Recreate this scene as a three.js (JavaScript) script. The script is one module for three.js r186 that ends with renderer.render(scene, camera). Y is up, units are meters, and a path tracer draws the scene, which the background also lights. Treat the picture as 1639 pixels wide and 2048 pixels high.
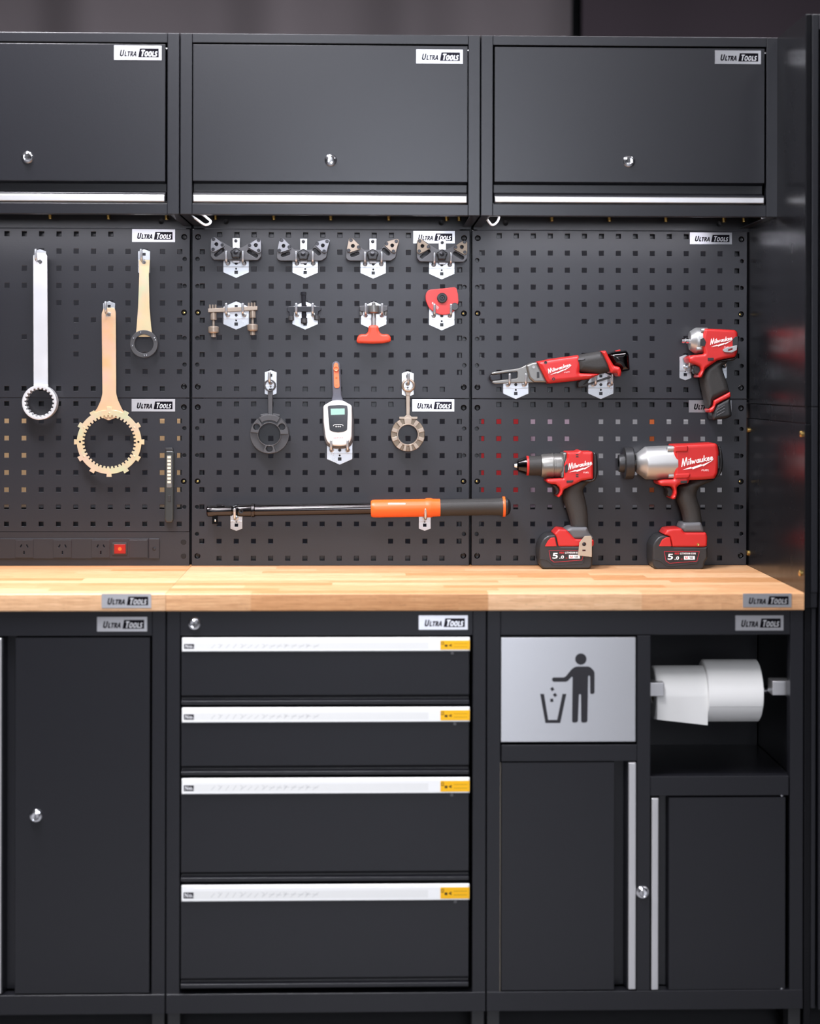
import * as THREE from 'three';
import { RoundedBoxGeometry } from 'three/addons/geometries/RoundedBoxGeometry.js';
import { mergeGeometries } from 'three/addons/utils/BufferGeometryUtils.js';
import { RectAreaLightUniformsLib } from 'three/addons/lights/RectAreaLightUniformsLib.js';

// ------------------------------------------------------------------ camera, light, exposure
const FPX = 3400, PX = 819.5, PY = 760.45, YAW = 0.027, ROLL = 0.0021, CX = 0.3832, CZ = 3.776, H = 1.3117;
const scene = new THREE.Scene();
scene.background = new THREE.Color(0x000000);
const camera = new THREE.PerspectiveCamera(2 * Math.atan(1024 / FPX) * 180 / Math.PI, 1639 / 2048, 0.1, 60);
camera.position.set(CX, H, CZ);
camera.rotation.set(0, -YAW, ROLL, 'YXZ');
camera.setViewOffset(1639, 2048, 0, 1024 - PY, 1639, 2048);
camera.focus = 3.74;
camera.userData.fStop = 1.75;
const renderer = new THREE.WebGLRenderer({ antialias: true });
renderer.toneMapping = THREE.LinearToneMapping;
renderer.toneMappingExposure = 1.14;
renderer.shadowMap.enabled = true;
RectAreaLightUniformsLib.init();
// ceiling panels, the last two added to light the cartons and curtain: [x, z, size x, size z, radiance]
const CEILING = 3.3;
const PANELS = [[-0.55, 1.05, 0.3, 1.2, 110], [0.1, 2.1, 0.3, 1.2, 62], [2.1, 3.0, 0.3, 1.2, 8], [-0.2, 4.6, 0.3, 1.2, 22], [1.2, 4.6, 0.3, 1.2, 12], [-0.3, -0.15, 1.2, 0.2, 58], [1.2, -0.15, 1.2, 0.2, 58]];
const ADDED_WINDOW_LIGHT = 9;   // radiance of the added, unseen window in the facing wall
const BAR_LIGHT = 60;   // radiance of the strip lamps under the wall cabinets

// ------------------------------------------------------------------ helpers
let seed = 7;
const rnd = () => { seed = (seed * 1664525 + 1013904223) >>> 0; return seed / 4294967296; };
const V2 = (x, y) => new THREE.Vector2(x, y), V3 = (x, y, z) => new THREE.Vector3(x, y, z);
const cosR = Math.cos(ROLL), sinR = Math.sin(ROLL), cosY = Math.cos(YAW), sinY = Math.sin(YAW);
function at(u, v, z) {                                  // photo pixel on the plane z -> world x, y
  const a = u - PX, b = v - PY, x = (cosR * a + sinR * b) / FPX, y = -(-sinR * a + cosR * b) / FPX;
  const dx = x * cosY + sinY, dd = -x * sinY + cosY, t = (CZ - z) / dd;
  return V2(CX + t * dx, H + t * y);
}
const pxScale = (z) => FPX / (CZ - z);
const frame = (x0, y0, s) => ({ x0, y0, s, p: (a, b, z) => at(x0 + a / s, y0 + b / s, z), len: (r, z) => r / s / pxScale(z) });
const PH = frame(0, 0, 1);
const usedNames = {};
function numbered(n) { const k = (usedNames[n] = (usedNames[n] ?? -1) + 1); return k ? n + '_' + String(k).padStart(3, '0') : n; }
function thing(name, label, category, base, group) {
  const o = new THREE.Group(); o.name = numbered(name); o.position.copy(base); o.userData = { label, category };
  if (group) o.userData.group = group;
  o.base = base.clone(); scene.add(o); return o;
}
function flat(g) {
  if (g.index) g = g.toNonIndexed();
  for (const k of Object.keys(g.attributes)) if (!['position', 'normal', 'uv'].includes(k)) g.deleteAttribute(k);
  if (!g.attributes.uv) g.setAttribute('uv', new THREE.BufferAttribute(new Float32Array(g.attributes.position.count * 2), 2));
  g.morphAttributes = {}; g.clearGroups(); return g;
}
function creased(g, angle) {                             // smooth normals weighted by area, so that flat faces stay flat
  const p = g.attributes.position.array, nf = p.length / 9, N = new Float64Array(nf * 4), at0 = new Map(), out = new Float32Array(p.length), lim = Math.cos(angle);
  for (let f = 0; f < nf; f++) {
    const o = f * 9, ax = p[o + 3] - p[o], ay = p[o + 4] - p[o + 1], az = p[o + 5] - p[o + 2], bx = p[o + 6] - p[o], by = p[o + 7] - p[o + 1], bz = p[o + 8] - p[o + 2];
    const x = ay * bz - az * by, y = az * bx - ax * bz, z = ax * by - ay * bx, l = Math.hypot(x, y, z); N[f * 4] = l ? x / l : 0; N[f * 4 + 1] = l ? y / l : 0; N[f * 4 + 2] = l ? z / l : 0; N[f * 4 + 3] = l;
    for (let k = 0; k < 3; k++) { const q = o + k * 3, key = Math.round(p[q] * 2e6) + ',' + Math.round(p[q + 1] * 2e6) + ',' + Math.round(p[q + 2] * 2e6), a = at0.get(key); a ? a.push(f) : at0.set(key, [f]); }
  }
  for (let f = 0; f < nf; f++) for (let k = 0; k < 3; k++) {
    const q = f * 9 + k * 3, key = Math.round(p[q] * 2e6) + ',' + Math.round(p[q + 1] * 2e6) + ',' + Math.round(p[q + 2] * 2e6); let x = 0, y = 0, z = 0;
    for (const e of at0.get(key)) if (N[e * 4] * N[f * 4] + N[e * 4 + 1] * N[f * 4 + 1] + N[e * 4 + 2] * N[f * 4 + 2] > lim) { const w = N[e * 4 + 3]; x += N[e * 4] * w; y += N[e * 4 + 1] * w; z += N[e * 4 + 2] * w; }
    const l = Math.hypot(x, y, z) || 1; out[q] = x / l; out[q + 1] = y / l; out[q + 2] = z / l;
  }
  g.setAttribute('normal', new THREE.BufferAttribute(out, 3)); return g;
}
function metres(g) {                                    // uv in metres, by the way each face points
  const p = g.attributes.position, n = g.attributes.normal, uv = g.attributes.uv;
  for (let i = 0; i < p.count; i++) {
    const x = Math.abs(n.getX(i)), y = Math.abs(n.getY(i)), z = Math.abs(n.getZ(i));
    if (z >= x && z >= y) uv.setXY(i, p.getX(i), p.getY(i)); else if (y >= x) uv.setXY(i, p.getX(i), p.getZ(i)); else uv.setXY(i, p.getZ(i), p.getY(i));
  }
  return g;
}
const merge = (...gs) => mergeGeometries(gs.flat().map(flat));
function part(parent, name, geo, mat, label) {          // geo in world coordinates; parent a thing or a part of it
  let root = parent; while (root.parent && root.parent !== scene) root = root.parent;
  const base = root.base ?? V3(0, 0, 0);
  geo = flat(Array.isArray(geo) ? merge(geo) : geo).clone();
  if (!geo.userData.ownUv && !mat.userData.ownUv) metres(geo);
  geo.translate(-base.x, -base.y, -base.z);
  const m = new THREE.Mesh(geo, mat); m.name = name; if (label) m.userData.label = label;
  parent.add(m); return m;
}
function structure(name, geo, mat, label) {
  const m = new THREE.Mesh(metres(flat(geo)), mat); m.name = name; m.userData = { kind: 'structure', label }; scene.add(m); return m;
}
function outline(pts, r = 0, holes = []) {              // Vector2 list -> Shape with rounded corners
  const s = new THREE.Shape(), n = pts.length;
  if (!r) { pts.forEach((p, i) => (i ? s.lineTo(p.x, p.y) : s.moveTo(p.x, p.y))); s.closePath(); } else {
    for (let i = 0; i < n; i++) {
      const a = pts[(i + n - 1) % n], b = pts[i], c = pts[(i + 1) % n];
      const la = a.distanceTo(b), lc = c.distanceTo(b), k = Math.min(r, la * 0.48, lc * 0.48);
      const p = b.clone().lerp(a, k / la), q = b.clone().lerp(c, k / lc);
      if (i) s.lineTo(p.x, p.y); else s.moveTo(p.x, p.y);
      s.quadraticCurveTo(b.x, b.y, q.x, q.y);
    }
    s.closePath();
  }
  holes.forEach((h) => s.holes.push(h)); return s;
}
const fp = (fr, pts, z) => pts.map(([a, b]) => fr.p(a, b, z));
function circle(c, r, n = 24, phase = 0) { const p = new THREE.Path(); for (let i = 0; i < n; i++) { const a = phase + i / n * 2 * Math.PI; i ? p.lineTo(c.x + r * Math.cos(a), c.y + r * Math.sin(a)) : p.moveTo(c.x + r * Math.cos(a), c.y + r * Math.sin(a)); } p.closePath(); return p; }
function squareHole(c, w, h = w) { const p = new THREE.Path(); p.moveTo(c.x - w / 2, c.y - h / 2); p.lineTo(c.x - w / 2, c.y + h / 2); p.lineTo(c.x + w / 2, c.y + h / 2); p.lineTo(c.x + w / 2, c.y - h / 2); p.closePath(); return p; }
function capsule(a, b, r, n = 8) { const p = new THREE.Path(), t = Math.atan2(b.y - a.y, b.x - a.x); let first = true; for (const [c, o] of [[b, -Math.PI / 2], [a, Math.PI / 2]]) for (let i = 0; i <= n; i++) { const q = t + o + i / n * Math.PI, x = c.x + r * Math.cos(q), y = c.y + r * Math.sin(q); first ? p.moveTo(x, y) : p.lineTo(x, y); first = false; } p.closePath(); return p; }
const asShape = (path, holes = []) => { const s = new THREE.Shape(path.getPoints()); s.holes.push(...holes); return s; };
function ext(shape, z0, z1, b = 0.0008, seg = 2, crease = 0.7) {
  if (b >= 0.003) return puff(shape, z0, z1, b);
  b = Math.min(b, (z1 - z0) * 0.48);
  const g = new THREE.ExtrudeGeometry(shape, { depth: z1 - z0 - 2 * b, bevelEnabled: b > 0, bevelThickness: b, bevelSize: b, bevelOffset: -b, bevelSegments: seg, curveSegments: 6 });
  g.translate(0, 0, z0 + b);
  const f = flat(g), p = f.attributes.position.array, out = creased(f, crease), n = out.attributes.normal;
  for (let i = 0; i < n.count; i += 3) { const za = p[i * 3 + 2], zb = p[i * 3 + 5], zc = p[i * 3 + 8]; if (Math.abs(za - zb) < 1e-7 && Math.abs(za - zc) < 1e-7) for (let k = 0; k < 3; k++) n.setXYZ(i + k, 0, 0, za > (z0 + z1) / 2 ? 1 : -1); }
  return out;
}
function puff(shape, z0, z1, b) {                        // a slab with softly rounded front edges
  b = Math.min(b, (z1 - z0) * 0.9);
  const ring = (path) => { const q = path.getPoints(8).filter((v, i, a) => !i || v.distanceTo(a[i - 1]) > 1e-7); if (q[0].distanceTo(q[q.length - 1]) < 1e-7) q.pop(); return q; };
  const loops = [ring(shape), ...shape.holes.map(ring)], seg = loops.flatMap((l) => l.map((p, i) => [p.x, p.y, l[(i + 1) % l.length].x, l[(i + 1) % l.length].y]));
  const sdf = (x, y) => { let d = 1e9, inside = false; for (const [ax, ay, bx, by] of seg) { const ex = bx - ax, ey = by - ay, t = Math.max(0, Math.min(1, ((x - ax) * ex + (y - ay) * ey) / (ex * ex + ey * ey))), qx = ax + t * ex - x, qy = ay + t * ey - y; d = Math.min(d, qx * qx + qy * qy); if ((ay > y) !== (by > y) && x < ex * (y - ay) / ey + ax) inside = !inside; } return Math.sqrt(d) * (inside ? 1 : -1); };
  const xs = loops[0].map((p) => p.x), ys = loops[0].map((p) => p.y), h = Math.max(0.0009, Math.min(0.0015, b / 4)), x0 = Math.min(...xs) - h * 1.5, y0 = Math.min(...ys) - h * 1.5, nx = Math.ceil((Math.max(...xs) - x0) / h) + 2, ny = Math.ceil((Math.max(...ys) - y0) / h) + 2;
  const D = new Float32Array(nx * ny); for (let j = 0; j < ny; j++) for (let i = 0; i < nx; i++) D[j * nx + i] = sdf(x0 + i * h, y0 + j * h);
  const grad = (x, y) => { const e = h * 0.5, gx = sdf(x + e, y) - sdf(x - e, y), gy = sdf(x, y + e) - sdf(x, y - e), l = Math.hypot(gx, gy) || 1; return [gx / l, gy / l]; };
  const P = [], N = [], cache = new Map(), vert = (key, x, y, d) => { let v = cache.get(key); if (v) return v; const t = Math.max(0, 1 - d / b), g = t > 0 ? grad(x, y) : [0, 0], c = Math.sqrt(1 - t * t); v = { p: [x, y, z1 - b + b * c], n: [-g[0] * t, -g[1] * t, Math.max(c, 0.02)], g }; cache.set(key, v); return v; };
  const tri = (a, b2, c) => { for (const v of [a, b2, c]) { P.push(...v.p); N.push(...v.n); } };
  for (let j = 0; j < ny - 1; j++) for (let i = 0; i < nx - 1; i++) {
    const id = [j * nx + i, j * nx + i + 1, (j + 1) * nx + i + 1, (j + 1) * nx + i], c = [[i, j], [i + 1, j], [i + 1, j + 1], [i, j + 1]], poly = []; if (id.every((q) => D[q] <= 0)) continue;
    for (let k = 0; k < 4; k++) { const m = (k + 1) % 4, a = D[id[k]], e = D[id[m]], A = c[k], B = c[m]; if (a > 0) poly.push(vert(id[k], x0 + A[0] * h, y0 + A[1] * h, a)); if ((a > 0) !== (e > 0)) { const t = a / (a - e), v = vert(Math.min(id[k], id[m]) + '_' + Math.max(id[k], id[m]), x0 + (A[0] + (B[0] - A[0]) * t) * h, y0 + (A[1] + (B[1] - A[1]) * t) * h, 0); v.edge = true; poly.push(v); } }
    for (let k = 1; k < poly.length - 1; k++) tri(poly[0], poly[k], poly[k + 1]);
    for (let k = 0; k < poly.length; k++) { const a = poly[k], e = poly[(k + 1) % poly.length]; if (a.edge && e.edge) { const w = (v, z) => ({ p: [v.p[0], v.p[1], z], n: [-v.g[0], -v.g[1], 0] }); tri(w(a, z0), w(e, z0), w(e, z1 - b)); tri(w(a, z0), w(e, z1 - b), w(a, z1 - b)); } }
  }
  const back = flat(new THREE.ShapeGeometry(shape, 6)); back.rotateY(Math.PI); back.scale(-1, 1, 1); back.translate(0, 0, z0);
  const q = back.attributes.position, m = back.attributes.normal; for (let k = 0; k < m.count; k++) m.setXYZ(k, 0, 0, -1);
  const g = new THREE.BufferGeometry(); g.setAttribute('position', new THREE.Float32BufferAttribute([...P, ...q.array], 3)); g.setAttribute('normal', new THREE.Float32BufferAttribute([...N, ...m.array], 3)); return flat(g);
}
const cut = (fr, pts, z0, z1, b, r = 0, holes = [], seg) => ext(outline(fp(fr, pts, z1), r, holes), z0, z1, b, seg);
const disc = (c, r, z0, z1, b = 0.0006, holes = [], n = 28) => ext(asShape(circle(c, r, n), holes), z0, z1, b);
function extX(pts, x0, x1, r = 0) {                      // profile of [z, y] points swept along x
  const g = new THREE.ExtrudeGeometry(outline(pts.map(([z, y]) => V2(z, y)), r), { depth: x1 - x0, bevelEnabled: false, curveSegments: 5 });
  g.rotateY(-Math.PI / 2); g.translate(x1, 0, 0); return creased(flat(g), 0.6);
}
function extY(pts, y0, y1, r = 0) {                      // profile of [x, z] points swept along y
  const g = new THREE.ExtrudeGeometry(outline(pts.map(([x, z]) => V2(x, z)), r), { depth: y1 - y0, bevelEnabled: false, curveSegments: 5 });
  g.rotateX(Math.PI / 2); g.translate(0, y1, 0); return creased(flat(g), 0.6);
}
function box(x0, x1, y0, y1, z0, z1, r = 0.0012) {
  const w = x1 - x0, h = y1 - y0, d = z1 - z0, m = Math.min(w, h, d) * 0.45;
  const g = r ? new RoundedBoxGeometry(w, h, d, 2, Math.min(r, m)) : new THREE.BoxGeometry(w, h, d);
  g.translate((x0 + x1) / 2, (y0 + y1) / 2, (z0 + z1) / 2); return flat(g);
}
const rect = (u0, v0, u1, v1, z) => { const a = at(u0, (v0 + v1) / 2, z), b = at(u1, (v0 + v1) / 2, z), c = at((u0 + u1) / 2, v0, z), d = at((u0 + u1) / 2, v1, z); return { x0: a.x, x1: b.x, y0: d.y, y1: c.y }; };
const rbox = (r, z0, z1, rad) => box(r.x0, r.x1, r.y0, r.y1, z0, z1, rad);
function latheAlong(a, b, prof, n = 32) {                // prof: [distance from a, radius] in metres
  const g = new THREE.LatheGeometry(prof.map(([t, r]) => V2(Math.max(r, 1e-5), t)), n);
  g.applyQuaternion(new THREE.Quaternion().setFromUnitVectors(V3(0, 1, 0), b.clone().sub(a).normalize())); g.translate(a.x, a.y, a.z);
  return creased(flat(g), 0.5);
}
function spun(fr, xa, ya, xb, yb, z, prof, n) {          // turned part whose axis runs from (xa, ya) to (xb, yb); prof: [x, radius] in crop units
  const A = fr.p(xa, ya, z), B = fr.p(xb, yb, z), L = A.distanceTo(B), flatAxis = Math.abs(xb - xa) > Math.abs(yb - ya), k = L / (flatAxis ? xb - xa : yb - ya), o = flatAxis ? xa : ya;
  return latheAlong(V3(A.x, A.y, z), V3(B.x, B.y, z), prof.map(([x, r]) => [(x - o) * k, fr.len(r, z)]), n);
}
const spunZ = (c, prof, n) => latheAlong(V3(c.x, c.y, 0), V3(c.x, c.y, 1), prof, n);   // prof: [z, radius]
function loft(rings, n = 28, e = 2.5) {                  // horizontal rounded sections {x, y, z, rx, rz}
  const pos = [], uv = [], idx = [], m = rings.length;
  rings.forEach((q, j) => { for (let i = 0; i <= n; i++) { const a = i / n * 2 * Math.PI, c = Math.cos(a), s = Math.sin(a), f = (t) => Math.sign(t) * Math.abs(t) ** (2 / e); pos.push(q.x + q.rx * f(c), q.y, q.z + q.rz * f(s)); uv.push(i / n, j / m); } });
  for (let j = 0; j < m - 1; j++) for (let i = 0; i < n; i++) { const a = j * (n + 1) + i, b = a + n + 1; idx.push(a, a + 1, b, a + 1, b + 1, b); }
  for (const j of [0, m - 1]) { const c = pos.length / 3, q = rings[j]; pos.push(q.x, q.y, q.z); uv.push(0, 0); for (let i = 0; i < n; i++) { const a = j * (n + 1) + i; j ? idx.push(a, a + 1, c) : idx.push(a + 1, a, c); } }
  const g = new THREE.BufferGeometry(); g.setAttribute('position', new THREE.Float32BufferAttribute(pos, 3)); g.setAttribute('uv', new THREE.Float32BufferAttribute(uv, 2)); g.setIndex(idx);
  if (rings[0].y < rings[m - 1].y) idx.reverse() && g.setIndex(idx);
  g.computeVertexNormals(); return creased(flat(g), 0.8);
}
function grip(fr, levels, z, half) { return loft(levels.map(([y, l, r, k]) => { const a = fr.p(l, y, z), b = fr.p(r, y, z); return { x: (a.x + b.x) / 2, y: (a.y + b.y) / 2, z, rx: (b.x - a.x) / 2, rz: half * (k ?? 1) }; })); }
function rod(pts, r, seg = 24, n = 10) {
  const c = new THREE.CatmullRomCurve3(pts), g = flat(new THREE.TubeGeometry(c, seg, r, n)), out = [g];
  for (const q of [pts[0], pts[pts.length - 1]]) { const s = new THREE.SphereGeometry(r, 10, 8); s.translate(q.x, q.y, q.z); out.push(flat(s)); }
  return mergeGeometries(out);
}
function faced(x0, x1, y0, y1, z0, z1) {                 // a plate whose front carries a print once
  const g = flat(new THREE.BoxGeometry(x1 - x0, y1 - y0, z1 - z0)); g.translate((x0 + x1) / 2, (y0 + y1) / 2, (z0 + z1) / 2); g.userData.ownUv = true; return g;
}
function sheetQuad(fr, q, z) {                           // print on a tool: corners tl, tr, br, bl
  const [a, b, c, d] = q.map(([x, y]) => fr.p(x, y, z)), g = new THREE.BufferGeometry();
  g.setAttribute('position', new THREE.Float32BufferAttribute([d, c, b, d, b, a].flatMap((p) => [p.x, p.y, z]), 3));
  g.setAttribute('uv', new THREE.Float32BufferAttribute([0, 0, 1, 0, 1, 1, 0, 0, 1, 1, 0, 1], 2)); g.computeVertexNormals(); g.userData.ownUv = true; return g;
}

// ------------------------------------------------------------------ materials
function noiseTexture(n, f, repeat, lo = 0, hi = 255) {
  const d = new Uint8Array(n * n * 4); for (let y = 0; y < n; y++) for (let x = 0; x < n; x++) { const v = lo + (hi - lo) * f(x / n, y / n); d.set([v, v, v, 255], (y * n + x) * 4); }
  const t = new THREE.DataTexture(d, n, n); t.magFilter = t.minFilter = THREE.LinearFilter; t.wrapS = t.wrapT = THREE.RepeatWrapping; t.repeat.set(repeat, repeat); t.needsUpdate = true; return t;
}
function lattice(n) { const a = Array.from({ length: n * n }, rnd); return (u, v) => { const x = u * n, y = v * n, i = Math.floor(x), j = Math.floor(y), s = (t) => t * t * (3 - 2 * t), fx = s(x - i), fy = s(y - j), g = (p, q) => a[((q % n + n) % n) * n + ((p % n + n) % n)]; return (g(i, j) * (1 - fx) + g(i + 1, j) * fx) * (1 - fy) + (g(i, j + 1) * (1 - fx) + g(i + 1, j + 1) * fx) * fy; }; }
const L8 = lattice(8), L32 = lattice(32), L96 = lattice(96);
const peel = noiseTexture(256, (u, v) => 0.3 * L32(u, v) + 0.7 * L96(u, v), 8);
const cloudy = noiseTexture(256, (u, v) => 0.5 * L8(u, v) + 0.35 * L32(u, v) + 0.15 * L96(u, v), 1.6, 175, 255);
const brushed = noiseTexture(256, (u, v) => 0.6 * L96(u * 0.06, v) + 0.4 * L96(u * 0.2, v * 1.0), 9);
const lin = (r, g, b) => new THREE.Color().setRGB(r, g, b);
const mat = (r, g, b, rough, metal = 0, more = {}) => new THREE.MeshPhysicalMaterial({ color: lin(r, g, b), roughness: rough, metalness: metal, ...more });
function tints(list) {                                   // rainbow patches of zinc passivation
  const n = 128, d = new Uint8Array(n * n * 4), c = (v) => 255 * Math.min(1, v) ** (1 / 2.2);
  for (let y = 0; y < n; y++) for (let x = 0; x < n; x++) { const w = list.map((_, i) => Math.max(0, L8(x / n + i * 0.37, y / n + i * 0.21) * 0.75 + L32(x / n, y / n + i * 0.3) * 0.25) ** 4), t = w.reduce((a, b) => a + b, 1e-6); d.set([0, 1, 2].map((k) => c(list.reduce((a, q, i) => a + q[k] * w[i], 0) / t)).concat(255), (y * n + x) * 4); }
  const t = new THREE.DataTexture(d, n, n); t.colorSpace = THREE.SRGBColorSpace; t.magFilter = t.minFilter = THREE.LinearFilter; t.wrapS = t.wrapT = THREE.RepeatWrapping; t.repeat.set(4, 4); t.needsUpdate = true; return t;
}
const M = {
  coat: mat(0.0085, 0.0085, 0.0112, 0.3, 0, { bumpMap: peel, bumpScale: 0.00004 }),
  board: mat(0.0165, 0.0165, 0.0205, 0.34, 0, { bumpMap: peel, bumpScale: 0.00004 }),
  gloss: mat(0.004, 0.004, 0.005, 0.3, 0, { specularIntensity: 0.45, bumpMap: peel, bumpScale: 0.00002, roughnessMap: cloudy }),
  alu: mat(0.72, 0.71, 0.71, 0.36, 0.85, { bumpMap: brushed, bumpScale: 0.00003 }),
  steel: mat(0.6, 0.6, 0.61, 0.33, 0.95, { anisotropy: 0.6, anisotropyRotation: Math.PI / 2, bumpMap: brushed, bumpScale: 0.00001 }),
  zinc: mat(0.58, 0.6, 0.62, 0.34, 0.75, { roughnessMap: cloudy }),
  chrome: mat(0.8, 0.8, 0.82, 0.12, 1),
  brass: mat(0.75, 0.5, 0.16, 0.25, 1),
  screw: mat(0.008, 0.008, 0.009, 0.35, 0.3),
  bolt: mat(0.03, 0.03, 0.033, 0.3, 0.6),
  white: mat(0.82, 0.82, 0.8, 0.4),
  paper: mat(0.86, 0.85, 0.82, 0.95, 0, { bumpMap: cloudy, bumpScale: 0.0006 }),
  cord: mat(0.85, 0.85, 0.86, 0.4),
  castSilver: mat(0.47, 0.47, 0.46, 0.45, 0.75, { roughnessMap: cloudy }),
  castGrey: mat(0.22, 0.215, 0.2, 0.42, 0.75, { roughnessMap: cloudy }),
  gold: mat(1, 1, 1, 0.4, 0.55, { roughnessMap: cloudy, map: tints([[0.78, 0.54, 0.33], [0.8, 0.5, 0.38], [0.74, 0.58, 0.34], [0.82, 0.48, 0.24]]) }),
  goldPale: mat(1, 1, 1, 0.4, 0.55, { roughnessMap: cloudy, map: tints([[0.72, 0.62, 0.36], [0.6, 0.66, 0.42], [0.78, 0.58, 0.33], [0.75, 0.56, 0.42]]) }),
  whiteSteel: mat(0.78, 0.78, 0.79, 0.42, 0.6, { roughnessMap: cloudy }),
  blackSteel: mat(0.014, 0.014, 0.018, 0.4, 0.2, { roughnessMap: cloudy }),
  blackOxide: mat(0.085, 0.083, 0.085, 0.46, 0.6, { roughnessMap: cloudy }),
  blackGloss: mat(0.05, 0.046, 0.046, 0.13, 1),
  greyPlate: mat(0.19, 0.19, 0.2, 0.42, 0.7, { roughnessMap: cloudy }),
  tanPlate: mat(0.26, 0.21, 0.165, 0.45, 0.6, { roughnessMap: cloudy }),
  tanPlateDark: mat(0.19, 0.15, 0.11, 0.45, 0.6, { roughnessMap: cloudy }),
  knob: mat(0.011, 0.011, 0.012, 0.42),
  bronze: mat(0.36, 0.295, 0.235, 0.45, 0.6, { roughnessMap: cloudy }),
  bronzeDark: mat(0.27, 0.21, 0.15, 0.45, 0.6, { roughnessMap: cloudy }),
  red: mat(0.5, 0.018, 0.016, 0.36),
  redPaint: mat(0.66, 0.05, 0.045, 0.4),
  redHandle: mat(0.72, 0.06, 0.025, 0.4),
  orange: mat(0.8, 0.12, 0.012, 0.4),
  rubber: mat(0.026, 0.024, 0.022, 0.62, 0, { bumpMap: peel, bumpScale: 0.0002 }),
  plastic: mat(0.02, 0.02, 0.021, 0.4),
  plasticGrey: mat(0.1, 0.1, 0.105, 0.5),
  clip: mat(0.45, 0.39, 0.31, 0.45, 0.6),
  penlight: mat(0.03, 0.033, 0.032, 0.3),
  chip: mat(0.85, 0.74, 0.5, 0.3),
  lcd: mat(0.3, 0.52, 0.45, 0.35),
  lcdPanel: mat(0.004, 0.004, 0.006, 0.15),
  armGrey: mat(0.1, 0.1, 0.12, 0.5),
  amber: mat(0.85, 0.2, 0.08, 0.4),
  print: mat(0.012, 0.011, 0.014, 0.5),
  glow: new THREE.MeshStandardMaterial({ color: 0x300000, emissive: lin(1, 0.012, 0.004), emissiveIntensity: 0.4, roughness: 0.3 }),
};
function canvasMat(w, h, draw, base, transparent) {
  const c = document.createElement('canvas'); c.width = w; c.height = h; const x = c.getContext('2d'); draw(x, w, h);
  const t = new THREE.CanvasTexture(c); t.colorSpace = THREE.SRGBColorSpace; t.anisotropy = 8;
  const m = base.clone(); m.map = t; m.color = lin(1, 1, 1); if (transparent) { m.transparent = true; m.polygonOffset = true; m.polygonOffsetFactor = -2; } m.userData = { ownUv: true }; return m;
}
const plateBase = mat(1, 1, 1, 0.3, 0.85, { anisotropy: 0.8, anisotropyRotation: Math.PI / 2 });
const plateMat = canvasMat(640, 190, (x, w, h) => {
  x.fillStyle = '#cdcdd1'; x.fillRect(0, 0, w, h);
  for (let i = 0; i < 260; i++) { const v = 215 + rnd() * 30; x.fillStyle = `rgba(${v - 35},${v - 35},${v - 33},0.35)`; x.fillRect(0, rnd() * h, w, 1); }
  x.textBaseline = 'alphabetic';
  const word = (s0, s1, x0, big, small, color, squeeze, yb) => { x.save(); x.transform(squeeze, 0, -0.2, 1, x0, yb); x.fillStyle = color; x.strokeStyle = color; x.lineWidth = color[1] === 'f' ? 2 : 6; x.font = `bold ${big}px sans-serif`; x.fillText(s0, 0, 0); x.strokeText(s0, 0, 0); const o = x.measureText(s0).width; x.font = `bold ${small}px sans-serif`; x.fillText(s1, o + 3, 0); x.strokeText(s1, o + 3, 0); x.restore(); };
  word('U', 'LTRA', 66, 116, 90, '#141118', 0.78, 142);
  x.fillStyle = '#15121a'; x.beginPath(); x.moveTo(346, 38); x.lineTo(602, 38); x.lineTo(602, 154); x.lineTo(324, 154); x.closePath(); x.fill();
  word('T', 'OOLS', 354, 116, 90, '#f4f4f6', 0.74, 141);
}, plateBase);
const drawerMat = canvasMat(2048, 100, (x, w, h) => {
  x.fillStyle = '#f1f1ef'; x.fillRect(0, 0, w, h);
  x.fillStyle = '#e6e6e3'; x.fillRect(84, 24, w * 0.82, 60);
  x.fillStyle = '#16131a'; x.fillRect(10, 32, 72, 48); x.fillStyle = '#ffffff'; x.font = 'bold 40px serif'; x.fillText('No.', 15, 70);
  x.strokeStyle = 'rgba(120,120,120,0.45)'; x.lineWidth = 3;
  for (let i = 0; i < 15; i++) { const a = 205 + i * 52; x.beginPath(); x.moveTo(a, 74); x.lineTo(a + 20 + 26 * rnd(), 34 + 10 * rnd()); x.stroke(); if (i % 3 == 1) { x.beginPath(); x.moveTo(a, 36); x.quadraticCurveTo(a + 30, 44, a + 8, 62); x.stroke(); } if (i > 7) { x.beginPath(); x.moveTo(a, 52); x.lineTo(a + 40, 50 + 8 * rnd()); x.stroke(); } }
}, mat(1, 1, 1, 0.35));
const stickerMat = canvasMat(256, 96, (x, w, h) => {
  x.fillStyle = '#f6b800'; x.fillRect(0, 0, w, h); x.fillStyle = '#2a1500'; x.fillRect(38, 44, 24, 22); x.lineWidth = 6; x.strokeStyle = '#6b4500'; x.strokeRect(10, 16, 18, 26);
  x.strokeStyle = '#3a2000'; x.lineWidth = 9; x.beginPath(); x.moveTo(100, 40); x.lineTo(80, 52); x.lineTo(100, 62); x.stroke(); x.fillStyle = 'rgba(120,80,0,0.5)'; for (const y of [30, 62]) for (let i = 0; i < 8; i++) x.fillRect(118 + i * 15, y, 11, 7);
}, mat(1, 1, 1, 0.4));
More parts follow.
